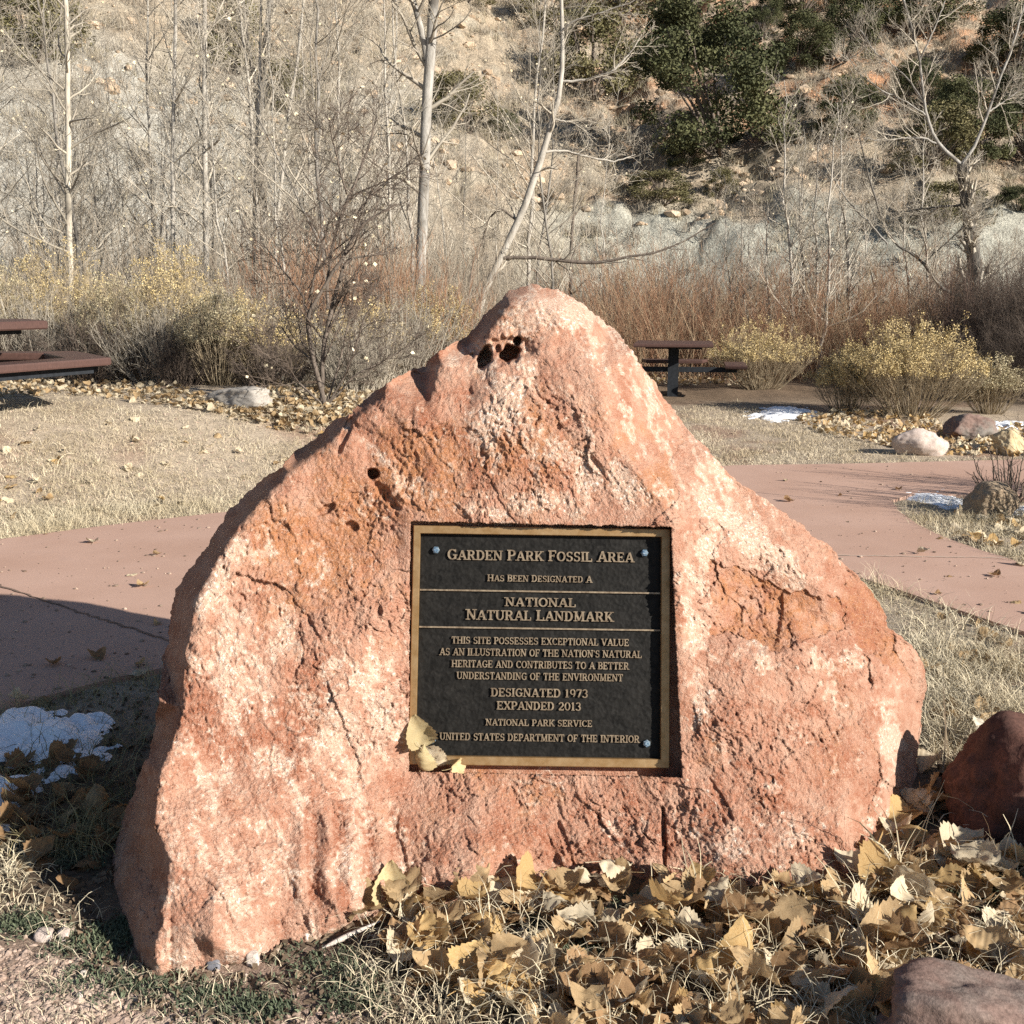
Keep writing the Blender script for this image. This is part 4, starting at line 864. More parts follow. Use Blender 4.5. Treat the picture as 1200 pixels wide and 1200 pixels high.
hero('multi stemmed bare dark shrub standing in dry leaves behind the boulder', 'shrub', 10.2, [
     [(381, 474, 7), (372, 440, 6.5), (362, 400, 6), (360, 368, 5.5), (375, 345, 5), (390, 318, 5), (405, 300, 5), (413, 278, 5), (425, 262, 4), (445, 250, 3), (465, 238, 2)], [(378, 470, 6, .3), (377, 430, 6), (380, 395, 7), (386, 365, 7), (396, 325, 5), (398, 310, 4), (408, 302, 3.5), (425, 298, 2.5), (448, 296, 1.5)],
     [(384, 362, 5, .3), (383, 330, 4.5), (388, 290, 4), (394, 262, 4.5), (402, 240, 5), (408, 225, 5), (416, 205, 4), (422, 185, 3.5), (430, 160, 2.5), (436, 130, 1.6)], [(407, 228, 3, -.2), (401, 205, 2.5), (396, 180, 2), (390, 150, 1.4)], [(360, 366, 3.5, .3), (352, 345, 3), (335, 325, 2.5), (318, 306, 2), (300, 285, 1.4)], [(362, 352, 3, -.2), (372, 315, 3), (382, 280, 2.5), (392, 255, 2)],
     [(376, 455, 3, .2), (362, 420, 3), (345, 410, 2.5), (325, 385, 2)], [(384, 470, 4, .3), (395, 430, 3), (402, 395, 2.6), (410, 350, 2), (415, 310, 1.4)], [(385, 472, 4, -.2), (405, 440, 3), (420, 400, 2.6), (430, 370, 2), (450, 345, 1.5)], [(384, 474, 3, .2), (415, 440, 2.6), (445, 425, 2), (480, 405, 1.4)], [(378, 474, 3, -.3), (355, 450, 2.5), (330, 425, 2), (305, 400, 1.4)], [(413, 276, 3.5, .3), (416, 255, 3), (428, 232, 2.6), (448, 210, 2), (470, 195, 1.4)]],
     BDk, TD, [(11, .2, 1., .75, .62, 7, .3, .16), (6, .15, 1., .7, .28, 5, .2, .18), (3, .2, .95, .7, .12, 3, .1, .18)], 211, name='shrub', leaves=150, lsel=(1, 2), sides=7)

# ---- rabbitbrush: fine stems under seed heads
SR = simple('brush_stems', (.29, .225, .145), (.41, .335, .225), 6, island=.35)
FR = simple('yellow_seed_heads', (.46, .345, .15), (.60, .48, .26), 8, island=.3)
FR2 = simple('straw_seed_heads', (.33, .275, .16), (.46, .40, .26), 8, island=.3)
def rabbit(seed, h, w, n=150, heads=1.):
    r = np.random.default_rng(seed); k_ = 7
    a = r.random(n)*2*np.pi; rad = np.sqrt(r.random(n)); d0 = np.stack([np.cos(a)*rad*w*.5, np.sin(a)*rad*w*.5, h*(1 - .45*rad**2)*(.72 + .36*r.random(n))], 1)
    b0 = np.stack([np.cos(a)*rad*w*.12, np.sin(a)*rad*w*.12, np.full(n, -.02)], 1); t = np.linspace(0, 1, k_)
    P = b0[:, None] + (d0 - b0)[:, None]*np.stack([t**.85, t**.85, t**1.15 if False else t**1.05], 1)[None] + np.cumsum(r.normal(size=(n, k_, 3))*.010*h, 1)
    R = np.full((n, 1), .0042)*np.linspace(1, .5, k_)[None]
    P2, R2 = grow(P, R, 7, .35, 1., .42, h*.24, 5, r, .35, .14, .7, .0016); P3, R3 = grow(P2, R2, 3, .4, 1., .5, h*.09, 3, r, .3, .14, .8, .0014)
    st = join([tubes(P, R, 3), tubes(P2, R2, 3), tubes(P3, R3, 3)])
    tips = np.concatenate([P2[:, -1], P3[:, -1]]); keep = (tips[:, 2] > h*.5) & (r.random(len(tips)) < .8*heads) & (noise(tips[:, 0]*4/w, tips[:, 1]*4/w, tips[:, 2]*3/h + seed) > -.18); tips = tips[keep]
    C_ = np.repeat(tips, 14, 0) + r.normal(size=(len(tips)*14, 3))*.018*np.array([1, 1, 1.3]); return st, quads(C_, .011, r)
def rabbit_thing(label, px, Y, h, w, seed, fm=FR, n=150, heads=1., group=None, name='bush'):
    p_ = place(px, Y); st, hd = rabbit(seed, h, w, n, heads); o = thing(name, label, 'bush', p_, group)
    put('stems', mesh_np('stems', *st, SR), o); put('seed_heads', mesh_np('seed_heads', *hd, fm, False), o); return o
rabbit_thing('big rounded yellow topped rabbitbrush right of the boulder', 1058, 13.4, 1.12, 1.8, 301, n=220, heads=.7)
rabbit_thing('smaller yellow topped bush joined to the left of the biggest one', 985, 13.9, .80, .9, 302, n=120)
rabbit_thing('yellow topped bush behind the far picnic table', 885, 17.2, 1.0, 1.7, 303, n=160, heads=.6)
rabbit_thing('thin straw coloured bush right of the biggest yellow one', 1150, 13.7, .72, .8, 304, FR2, 110, .6)
rabbit_thing('yellow bush partly hidden behind the boulder left shoulder', 500, 14.2, 1.05, 1.7, 305, n=180)
rabbit_thing('yellow topped bush under the blotched tree trunk', 88, 13.6, 1.5, 1.4, 306, n=130, heads=.4)
rabbit_thing('straw coloured bush above the left picnic table', 18, 13.0, 1.25, 1.4, 307, FR2, 130, .4)
rabbit_thing('tallest yellow tufted bush below the second pale trunk', 215, 13.2, 1.5, 1.2, 308, n=130, heads=.45)
rabbit_thing('straw coloured bush between the blotched tree and the tallest tufted bush', 152, 12.6, 1.2, 1.0, 309, FR2, 100, .35)
rabbit_thing('low yellow bush left of the bare dark shrub', 318, 12.2, .95, 1.2, 310, n=120, heads=.4)
rabbit_thing('low yellow bush right of the bare dark shrub', 432, 12.6, .9, 1.1, 311, n=110, heads=.4)
rabbit_thing('wide straw coloured bush at the edge of the lawn above the slab rock', 265, 12.0, 1.0, 1.0, 312, FR2, 120, .5)
# ---- dark many-twigged brush
def brush_mesh(seed, h, w, n=46, sub=(8, 5)):
    r = np.random.default_rng(seed); k_ = 7; a = r.random(n)*2*np.pi; rad = r.random(n)**.6
    d0 = np.stack([np.cos(a)*rad*w*.5, np.sin(a)*rad*w*.5, h*(1 - .4*rad**2)*(.6 + .5*r.random(n))], 1); b0 = np.stack([np.cos(a)*rad*w*.14, np.sin(a)*rad*w*.14, np.full(n, -.03)], 1); t = np.linspace(0, 1, k_)
    P = b0[:, None] + (d0-b0)[:, None]*np.stack([t**.8, t**.8, t], 1)[None] + np.cumsum(r.normal(size=(n, k_, 3))*.02*h, 1); R = .007*np.linspace(1, .4, k_)[None]*np.ones((n, 1))
    P2, R2 = grow(P, R, sub[0], .2, 1., .6, h*.34, 6, r, .3, .18, .6, .0022); P3, R3 = grow(P2, R2, sub[1], .2, 1., .6, h*.15, 4, r, .2, .2, .7, .0016)
    return join([tubes(P, R, 4), tubes(P2, R2, 3), tubes(P3, R3, 3)])
def brush(label, px, Y, h, w, seed, mat=TG, group=None, **k):
    p_ = place(px, Y); o = thing('brush', label, 'bush', p_, group); put('stems', mesh_np('stems', *brush_mesh(seed, h, w, **k), mat), o); return o
GB = 'low grey twiggy bushes along the edge of the lawn'; LB = 'low grey brown twiggy bush along the edge of the left lawn'
protoB = [brush(LB, 190, 12.3, .95, 1.5, 401, TG, GB, n=60), brush(LB, 120, 12.2, .8, 1.3, 402, TD, GB, n=60), brush(LB, 445, 11.6, .9, 1.3, 403, TG, GB, n=60)]
for (px_, Y_, s, q_) in ((60, 12.6, 1.1, 0), (5, 12.3, 1., 1), (240, 12.3, 1., 1), (300, 12.8, 1.2, 0), (350, 12.6, 1.1, 2), (160, 13.4, 1.3, 1), (480, 12.8, 1.15, 0), (410, 13.4, 1.2, 1), (530, 14.2, 1.2, 2), (-50, 12.6, 1.3, 0), (330, 11.7, .8, 1), (225, 11.9, .7, 1), (420, 11.2, .7, 2)):
    o = copy_tree(protoB[q_]); o.location = place(px_, Y_); o.scale = (s, s, s); o.rotation_euler.z = px_
GD = 'dark tangled brush at the right edge'; LD = 'dark tangled twiggy brush at the right edge behind the yellow bushes'
pd = brush(LD, 1190, 16.5, 2.0, 1.8, 411, TD, GD, n=70, sub=(9, 6))
for (px_, Y_, s) in ((1150, 17.5, 1.05), (1230, 16., 1.1), (1110, 18.5, 1.), (1270, 17, 1.1), (1195, 19, 1.1), (1165, 15.4, .6), (1215, 14.9, .7), (1125, 15.6, .5)):
    o = copy_tree(pd); o.location = place(px_, Y_); o.scale = (s, s, s); o.rotation_euler.z = px_
p_ = gpix(1183., 588.); o = thing('brush', 'small dark twiggy bush sprouting over the rock on the grass island', 'bush', p_); put('stems', mesh_np('stems', *brush_mesh(421, .42, .6, n=26, sub=(4, 2)), TD), o)
p_ = gpix(1290., 612.); o = thing('brush', 'bare bush beyond the right edge, throwing streaked shade on the path', 'bush', p_); put('stems', mesh_np('stems', *brush_mesh(422, 1.0, 1.1, n=40, sub=(5, 3)), TD), o)
p_ = gpix(1300., 585.); o = thing('brush', 'second bare bush beyond the right edge of the path', 'bush', p_); put('stems', mesh_np('stems', *brush_mesh(423, .95, .9, n=30, sub=(5, 3)), TD), o)

# ---- masses nobody could count: willow thicket, background brush
def thicket(name, label, n, sampler, h0, h1, mat, seed, sub=4, lean=.16, rad=.005):
    r = np.random.default_rng(seed); B = sampler(r, n); k_ = 6; t = np.linspace(0, 1, k_); hh = (h0 + (h1-h0)*r.random(n))*(.75 + .5*sstep(-.3, .4, noise(B[:, 0]*.6, B[:, 1]*.6, seed)))
    d = np.stack([r.normal(size=n)*lean, r.normal(size=n)*lean, np.ones(n)], 1); P = B[:, None] + d[:, None]*hh[:, None, None]*t[None, :, None] + np.cumsum(r.normal(size=(n, k_, 3))*.02, 1)
    R = rad*np.linspace(1, .4, k_)[None]*np.ones((n, 1)); L_ = [tubes(P, R, 3)]
    P2, R2 = grow(P, R, sub, .25, 1., .5, .42, 4, r, .35, .15, .7, .0025); L_.append(tubes(P2, R2, 3))
    P3, R3 = grow(P2, R2, 2, .3, 1., .5, .18, 3, r, .2, .15, .8, .002); L_.append(tubes(P3, R3, 3))
    return tag(put(name, mesh_np(name, *join(L_), mat)), label, 'thicket', None, 'stuff')
def wedge(px0, px1, Y0, Y1_):
    def f(r, n):
        Y_ = Y0 + (Y1_-Y0)*r.random(n); px_ = px0 + (px1-px0)*r.random(n); x_ = (px_-600)/1300*Y_/cp; return np.column_stack([x_, Y_, zg(x_, Y_) - .03])
    return f
thicket('willow_thicket', 'thicket of fine reddish brown willow stems right of the boulder top', 2300, wedge(690, 1120, 18.5, 26), .5, 2.1, TR, 501, 8, .38)
thicket('willow_thicket', 'tan stems mixed through the reddish willows right of the boulder', 1300, wedge(680, 1130, 18., 27), .5, 2.0, simple('tan_twigs', (.36, .26, .16), (.50, .38, .25), 1., island=.4), 506, 6, .35)
thicket('willow_thicket', 'darker grey brown willow stems at the far right edge', 1500, wedge(1090, 1290, 17, 24), 1.0, 1.9, simple('mauve_twigs', (.17, .11, .085), (.27, .18, .14), 1.5, island=.35), 502, 4, .14)
thicket('willow_thicket', 'pale grey tangle of twigs filling the space between the left saplings', 2900, wedge(-150, 600, 13.5, 27), .8, 2.5, simple('warm_grey_twigs', (.27, .22, .165), (.42, .355, .27), 2., island=.4), 503, 5, .26)
thicket('willow_thicket', 'rusty stems low in the thicket behind the bare dark shrub', 900, wedge(300, 560, 13.5, 17), .7, 1.5, TR, 504, 4, .2)
thicket('willow_thicket', 'fine pale brush at the foot of the hill behind the leaning tree', 2600, wedge(470, 860, 21, 30), .8, 2.0, TG, 505, 4, .22)

# ---- junipers and scrub on the hill
JM = simple('juniper_foliage', (.055, .062, .027), (.118, .118, .052), 2.2, island=.3)
OM = simple('olive_foliage', (.115, .105, .045), (.19, .165, .08), 2.2, island=.35)
def juniper_mesh(seed, n=70, per=420, size=.055, loose=1.):
    """unit plant: about 1 wide, 1 high"""
    r = np.random.default_rng(seed); a = r.random(n)*2*np.pi; zz = r.random(n)**.8; prof = np.sqrt(np.clip(1 - ((zz-.36)/.66)**2, 0, 1)); rad = prof*(.25 + .75*np.sqrt(r.random(n)))*.46
    C_ = np.stack([np.cos(a)*rad, np.sin(a)*rad, .06 + .86*zz], 1); C_[:, :2] += .10*r.normal(size=(1, 2))*zz[:, None]*2
    s = (.075 + .075*r.random(n))*loose; d = r.normal(size=(n, per, 3)); d = d/np.linalg.norm(d, axis=2, keepdims=True)*(r.random((n, per, 1))**.45)
    Pt = C_[:, None] + d*s[:, None, None]*np.array([1, 1, .85]); Pt = Pt.reshape(-1, 3); Pt = Pt[Pt[:, 2] > .02]
    fol = quads(Pt, size*.30, r, .55)
    m = 5; t = np.linspace(0, 1, 8); ends = C_[r.integers(0, n, 14)]; b = np.array([0, 0, -.03]); P = b + (ends[:, None] - b)*t[None, :, None] + np.cumsum(r.normal(size=(14, 8, 3))*.008, 1)
    return fol, tubes(P, .014*np.linspace(1, .25, 8)[None]*np.ones((14, 1)), 5)
jun = [juniper_mesh(600 + q_) for q_ in range(4)]; shr = [juniper_mesh(620 + q_, 42, 220, .08, 1.2) for q_ in range(3)]
JF = [(mesh_np('crown', *f_, JM, False), mesh_np('trunk', *t_2, BDk)) for f_, t_2 in jun]; OF = [(mesh_np('crown', *f_, OM, False), mesh_np('trunk', *t_2, BDk)) for f_, t_2 in shr]
JL = [(846, 186, 158, 132, 0, 'largest dark juniper, standing alone above the right end of the boulder'), (800, 82, 66, 66, 1, 'juniper rising behind the left shoulder of the largest juniper'), (893, 42, 46, 52, 2, 'small upright juniper on bare orange soil at the top'),
      (932, 84, 90, 62, 3, 'rounded juniper just right of the small upright one'), (988, 74, 96, 84, 0, 'broad juniper behind the thin sapling tops'), (985, 165, 90, 80, 1, 'shaded juniper behind the clump of thin saplings'), (1062, 46, 150, 70, 2, 'wide juniper behind the crown of the grey right hand tree'),
      (1150, 196, 110, 100, 3, 'juniper close behind the fork of the grey right hand tree'), (1190, 84, 120, 76, 1, 'juniper in the top right corner of the hill'), (1196, 252, 60, 34, 2, 'low juniper at the right edge above the clay bank'), (803, 200, 60, 52, 3, 'low juniper at the lower left foot of the largest juniper'),
      (1205, 190, 100, 100, 0, 'juniper cut by the right edge of the picture'), (940, 20, 90, 60, 1, 'juniper cut by the top edge above the thin saplings'), (1090, 130, 80, 60, 2, 'juniper behind the left limbs of the grey right hand tree'), (590, 165, 46, 40, 1, 'small dark juniper left of the white leaning tree')]
SL = [(694, 116, 120, 90, 0, 'olive scrub bush right of the white leaning tree'), (722, 30, 130, 60, 1, 'olive scrub bush at the top right of the white leaning tree'), (545, 156, 90, 60, 2, 'olive scrub bush right of the tall forked trunk'), (776, 240, 90, 36, 0, 'low olive scrub just above the grey clay bank'), (1085, 200, 90, 60, 1, 'olive scrub bush behind the fork of the grey right hand tree'),
      (40, 78, 110, 70, 2, 'olive scrub bush at the top left corner'), (272, 86, 80, 90, 0, 'olive scrub bush behind the second pale trunk'), (548, 8, 70, 30, 1, 'olive scrub bush at the top edge beside the forked trunk'), (350, 140, 70, 60, 2, 'olive scrub bush behind the slim leaning stem'), (640, 40, 80, 46, 2, 'olive scrub bush behind the top of the leaning tree'), (1100, 262, 90, 40, 0, 'olive scrub on the edge of the clay bank beside the grey tree'), (840, 232, 40, 30, 1, 'small olive tuft above the clay bank under the largest juniper')]
for nm_, lst, MS in (('juniper', JL, JF), ('scrub_bush', SL, OF)):
    for q_, (px_, py_, w_, h_, k_, lb) in enumerate(lst):
        p_ = gpix(float(px_), float(max(py_, 2)), True); p_ = p_[0] if p_.ndim > 1 else p_
        if py_ < 12: p_ = gpix(float(px_), 6.)
        dist = np.linalg.norm(p_ - CAM); p_[2] = zg(p_[0], p_[1]) - .1; s = dist/1300
        o = thing(nm_, lb, 'juniper' if nm_ == 'juniper' else 'bush', p_); f_ = (1.22 if q_ == 0 else .84) if nm_ == 'juniper' else 1.; o.scale = (w_*s*f_, w_*s*f_, h_*s*f_*1.1); o.rotation_euler.z = px_
        put('crown', MS[k_][0], o); put('trunk', MS[k_][1], o)
# dry tufts and rubble over the hill
def blades(B, n_per, L, wd, spread, r, segs=3, droop=.5, up_=1.):
    n = len(B)*n_per; b = np.repeat(B, n_per, 0) + np.column_stack([r.normal(size=(n, 2))*spread, np.zeros(n)]); a = r.random(n)*2*np.pi
    ln = np.repeat(np.asarray(L)*np.ones(len(B)), n_per)*(.5 + .8*r.random(n)); tilt = np.abs(r.normal(size=n))*droop + .05
    d = np.stack([np.cos(a)*np.sin(tilt), np.sin(a)*np.sin(tilt), np.cos(tilt)*up_], 1); d = nrm(d); cur = b; pts = [b]
    for q_ in range(segs):
        cur = cur + d*(ln/segs)[:, None]; pts.append(cur); d = nrm(d + np.stack([np.cos(a)*.25*droop, np.sin(a)*.25*droop, -.35*droop*np.ones(n)], 1) + .10*r.normal(size=(n, 3)))
    P = np.stack(pts, 1); side = np.stack([-np.sin(a + r.normal(size=n)), np.cos(a + r.normal(size=n)), .3*r.normal(size=n)], 1); side = nrm(side)*wd*(.6 + .8*r.random(n))[:, None]
    w = np.linspace(1, .25, segs+1)[None, :, None]/2; A = P - side[:, None]*w; C_ = P + side[:, None]*w
    V = np.stack([A, C_], 2).reshape(-1, 3); i = np.arange(n*(segs+1)*2).reshape(n, segs+1, 2)
    return V, np.stack([i[:, :-1, 0], i[:, :-1, 1], i[:, 1:, 1], i[:, 1:, 0]], -1).reshape(-1, 4)
HS = simple('dry_hill_scrub', (.29, .245, .165), (.44, .385, .28), 1.2, island=.4); HG = simple('grey_hill_scrub', (.24, .20, .155), (.36, .31, .24), 1.2, island=.4)
r = np.random.default_rng(31)
def hillpts(n, y0, y1, dens):
    x_ = r.uniform(-34, 34, n*3); y_ = y0 + (y1-y0)*r.random(n*3)**1.2; k = (np.abs(x_) < y_*.62 + 4) & (r.random(n*3) < sstep(-.35, .35, fbm(x_*.35, y_*.35, dens, 3))*.9 + .1); x_, y_ = x_[k][:n], y_[k][:n]
    return np.column_stack([x_, y_, zg(x_, y_)])
B = hillpts(3600, 31, 64, 3.); tag(put('hill_scrub', mesh_np('hill_scrub', *blades(B, 26, r.uniform(.25, .6, len(B)), .016, .12, r, 3, .55), HS, False)), 'pale dry grass tufts scattered over the hillside', 'grass', None, 'stuff')
B = hillpts(1500, 30, 60, 8.); tag(put('hill_scrub', mesh_np('hill_scrub', *blades(B, 46, r.uniform(.4, .95, len(B)), .014, .16, r, 3, .5), HG, False)), 'grey leafless scrub scattered over the hillside and clay bank', 'scrub', None, 'stuff')
def scatter_rocks(name, label, P, S, mat, seed, sub=1, flat=.65, kind='stuff'):
    r = np.random.default_rng(seed); V0, F0 = ICO[sub]; n = len(P); m = len(V0)
    V = V0[None]*(1 + .45*(r.random((n, m, 1)) - .5))*np.stack([.7 + .6*r.random(n), .7 + .6*r.random(n), flat*(.7 + .6*r.random(n))], 1)[:, None]*np.asarray(S).reshape(-1, 1, 1)/2
    a = r.random(n)*6.28; c_, s_ = np.cos(a)[:, None], np.sin(a)[:, None]; V = np.stack([V[..., 0]*c_ - V[..., 1]*s_, V[..., 0]*s_ + V[..., 1]*c_, V[..., 2]], -1) + P[:, None]
    F = (F0[None] + (np.arange(n)*m)[:, None, None]).reshape(-1, 3)
    return tag(put(name, mesh_np(name, V.reshape(-1, 3), F, mat, False)), label, name.replace('_', ' '), None, kind)
HRm = simple('hill_rubble', (.40, .29, .19), (.56, .44, .32), 1.4, island=.35, bump=.5)
B = hillpts(5200, 37, 66, 13.); scatter_rocks('hill_rubble', 'tan broken rocks strewn over the upper hillside', B, .10 + .5*r.random(len(B))**4 + .10*r.random(len(B)), HRm, 61)

# ================================================================== NEAR GROUND COVER
ST = simple('straw', (.42, .34, .22), (.58, .495, .36), 1.3, island=.35); ST2 = simple('bleached_straw', (.44, .365, .235), (.60, .525, .38), 1.6, island=.3)
def straw(label, poly, n, L, wd, droop, seed, mat=ST, per=3, spread=.02, up_=1., dz=0.):
    r = np.random.default_rng(seed); q = poly_points(poly, n, r); P = gpix(q[:, 0], q[:, 1]); P[:, 2] += dz
    bad = inpoly(P[:, 0], P[:, 1], pw) & (r.random(len(P)) < .965); bad |= (fbm(P[:, 0]*1.1, P[:, 1]*1.1, seed*1., 3) < -.12) & (r.random(len(P)) < .75); P = P[~bad]
    return tag(put('dry_grass', mesh_np('dry_grass', *blades(P, per, r.uniform(.6, 1.3, len(P))*L, wd, spread, r, 3, droop, up_), mat, False)), label, 'grass', None, 'stuff')
straw('short trampled straw covering the lawn beyond the path at the left', [(-120, 470), (60, 462), (200, 462), (330, 478), (420, 475), (420, 590), (250, 604), (0, 636), (-120, 655)], 22000, .05, .0032, 1.2, 701, ST, 3, .03)
straw('longer bleached straw lying in wisps on the left lawn', [(-120, 475), (300, 485), (420, 500), (420, 590), (250, 602), (0, 634), (-120, 652)], 2600, .11, .0034, 1.45, 711, ST2, 4, .05)
straw('pale fringe of dry grass along the far edge of the path', [(-100, 618), (0, 602), (130, 596), (260, 588), (330, 585), (255, 606), (0, 638), (-100, 654)], 3600, .085, .0032, .8, 702, ST2, 3, .02)
straw('short dry grass beyond the path right of the boulder', [(790, 480), (870, 470), (950, 500), (1080, 540), (1300, 535), (1300, 544), (1000, 548), (850, 550), (800, 520)], 9000, .06, .004, 1.1, 703, ST, 3, .03)
straw('tangled bleached grass between the boulder and the right hand path', [(1000, 675), (1130, 722), (1300, 790), (1300, 900), (1180, 880), (1090, 890), (1060, 740)], 5200, .12, .0030, 1.0, 704, ST2, 4, .03)
straw('dry grass hidden behind the boulder up to the path edge', [(190, 792), (420, 747), (700, 692), (1000, 684), (1050, 760), (800, 800), (300, 850)], 2600, .11, .0030, 1.0, 712, ST2, 4, .03)
straw('dry grass on the island where the path forks', [(1050, 592), (1110, 586), (1300, 600), (1300, 690), (1200, 664), (1110, 636), (1060, 612)], 4200, .075, .0032, .9, 705, ST2, 4, .025)
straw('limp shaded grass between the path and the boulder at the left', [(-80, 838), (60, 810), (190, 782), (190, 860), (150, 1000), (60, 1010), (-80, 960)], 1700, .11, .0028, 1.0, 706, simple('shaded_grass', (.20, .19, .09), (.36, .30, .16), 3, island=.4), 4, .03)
straw('sunlit straw at the lower left edge', [(-60, 985), (30, 1005), (70, 1045), (110, 1090), (60, 1110), (-60, 1090)], 520, .075, .0028, 1.4, 707, ST2, 4, .03)
straw('loose straw scattered across the bare soil before the boulder', [(40, 1100), (200, 1145), (420, 1085), (560, 1060), (560, 1230), (-40, 1230)], 1300, .055, .0019, 1.35, 708, ST, 2, .03)
straw('straw lying among the fallen leaves', [(420, 1090), (600, 1040), (1000, 1040), (1090, 930), (1240, 900), (1240, 1230), (420, 1230)], 1400, .09, .0024, 1.35, 709, ST2, 2, .03, 1., .035)
straw('dense matted straw in the middle of the bottom edge', [(420, 1120), (560, 1110), (600, 1170), (560, 1230), (400, 1230)], 800, .07, .0022, 1.25, 710, ST, 3, .03)
r = np.random.default_rng(5)
GV = simple('pink_grit', (.31, .22, .17), (.47, .355, .28), 6, island=.45, bump=.3)
q = poly_points([(-60, 1105), (90, 1120), (220, 1165), (420, 1190), (430, 1240), (-60, 1240)], 4200, r); P = gpix(q[:, 0], q[:, 1]); scatter_rocks('gravel', 'pink gravel in the bottom left corner', P, .006 + .016*r.random(len(P))**2, GV, 71)
q = poly_points([(-60, 1020), (160, 1120), (430, 1090), (620, 1060), (900, 1060), (1200, 1010), (1240, 1240), (-60, 1240)], 3000, r); P = gpix(q[:, 0], q[:, 1]); scatter_rocks('gravel', 'scattered small stones in the soil before the boulder', P, .004 + .014*r.random(len(P))**3, GV, 72)
q = poly_points([(-100, 480), (400, 480), (400, 600), (-100, 640)], 1500, r); P = gpix(q[:, 0], q[:, 1]); scatter_rocks('gravel', 'grit showing through the trampled lawn', P, .008 + .02*r.random(len(P))**3, GV, 73)
# crumbly dark soil, humus
HM = simple('leaf_mould', (.085, .058, .038), (.20, .145, .095), 8, island=.5)
q = poly_points([(-60, 840), (180, 800), (180, 900), (120, 1080), (420, 1090), (600, 1060), (1000, 1050), (1100, 890), (1240, 890), (1240, 1240), (250, 1240), (60, 1110), (-60, 1010)], 5200, r); P = gpix(q[:, 0], q[:, 1]); P[:, 2] += .004
tag(put('leaf_mould', mesh_np('leaf_mould', *quads(P, .022, r, .5), HM, False)), 'dark crumbled leaf mould on the soil round the boulder', 'leaf mould', None, 'stuff')
# green weeds
WD = simple('green_weed', (.070, .088, .052), (.135, .15, .09), 30, island=.4)
Wc = [(112, 1106, 40, 16), (140, 1150, 60, 20), (235, 1172, 46, 18), (300, 1186, 30, 14), (395, 1135, 60, 22), (410, 1170, 40, 14), (30, 1085, 26, 10), (745, 1062, 22, 9), (640, 1090, 24, 12), (690, 1120, 30, 12), (870, 1075, 26, 10), (860, 1125, 18, 20), (1020, 1105, 18, 14), (1130, 1050, 40, 12), (1165, 1025, 30, 18), (1100, 1020, 30, 14), (880, 1065, 40, 8), (90, 1000, 40, 20), (150, 1090, 16, 14)]
q = np.concatenate([np.column_stack([c_[0] + c_[2]*.6*r.normal(size=115), c_[1] + c_[3]*.6*r.normal(size=115)]) for c_ in Wc]); P = gpix(q[:, 0], q[:, 1]); P[:, 2] += .006
tag(put('green_weeds', mesh_np('green_weeds', *blades(P, 7, .014, .0050, .012, r, 2, 1.1), WD, False)), 'small feathery green weeds in clumps round the boulder foot', 'weeds', None, 'stuff')

# ---- cottonwood leaves
def leaf_mesh(seed, mat, size=1.):
    r = np.random.default_rng(seed); nr, nc = 19, 9; v = np.linspace(0, 1, nr); u = np.linspace(-1, 1, nc)
    half = .53*np.sin(np.pi*np.clip(v, .0, 1)**.60)**.85*(1 - .15*v); half[0] = .10; half[-1] = .008
    tooth = 1 + .055*np.where(np.arange(nr) % 2 == 0, 1, -1)*((v > .08) & (v < .95))
    X = u[None]*half[:, None]*np.where(np.abs(u)[None] > .9, tooth[:, None], 1.); Yy = np.tile(v[:, None], (1, nc)) - .10*np.abs(u)[None]**1.5*(1-v)[:, None]
    cu, be, tw = r.uniform(.2, 1.6)*r.choice([1, 1, -1]), r.uniform(-.8, .9), r.uniform(-.8, .8)
    Z = cu*X**2*1.3 + be*(Yy-.5)**2 + tw*X*(Yy-.4) + .10*noise(X*4, Yy*4, seed*1.) + .045*noise(X*10, Yy*10, seed*2.) + .018*np.cos(u*np.pi)[None] - .02*(np.abs(u)[None] < .1)
    V = np.stack([X, Yy, Z], -1).reshape(-1, 3); i = np.arange(nr*nc).reshape(nr, nc); F = np.stack([i[:-1, :-1], i[:-1, 1:], i[1:, 1:], i[1:, :-1]], -1).reshape(-1, 4)
    t = np.linspace(0, 1, 6); sx = r.uniform(-.25, .25); S_ = np.stack([sx*t**2, -.55*t + .02, Z[0, nc//2] + .15*t*r.uniform(-1, 1)], 1)[None]; tv = tubes(S_, np.full((1, 6), .012), 4)
    V, F = join([(V, F), tv]); return V*size, F
def leaf_mat(name, a, b, tr):
    m = NM(name, .75, .25); n_ = m.noise(28, 5, .65); f_ = m.noise(110, 4, .65); w_ = m.N.new('ShaderNodeTexWave'); w_.inputs['Scale'].default_value = 26; w_.inputs['Distortion'].default_value = 2.5; m.L(m.co((1, .6, 0), (0, 0, .7)), w_.inputs[0])
    k = m.mix(m.ramp(n_, [(.35, 0.), (.68, 1.)]), a, b); k = m.mix(m.ramp(f_, [(.62, 0.), (.74, .7)]), k, (a[0]*.45, a[1]*.4, a[2]*.4)); k = m.mix(1., k, m.ramp(w_.outputs['Fac'], [(0., .9), (.5, 1.05)]), 'MULTIPLY')
    k = m.mix(1., k, m.ramp(m.rnd(), [(0., .72), (1., 1.16)]), 'MULTIPLY')
    return m.col(k).bump(m.mix(.5, w_.outputs['Fac'], n_), .35, .004).translucent(k, tr).m
LM = [leaf_mat('tan_leaf', (.45, .30, .15), (.57, .42, .24), .34), leaf_mat('gold_leaf', (.50, .32, .13), (.60, .43, .21), .38), leaf_mat('pale_leaf', (.60, .49, .32), (.71, .61, .45), .26), leaf_mat('brown_leaf', (.30, .175, .085), (.44, .28, .145), .34), leaf_mat('yellow_leaf', (.52, .40, .20), (.62, .51, .30), .25)]
LMESH = {}
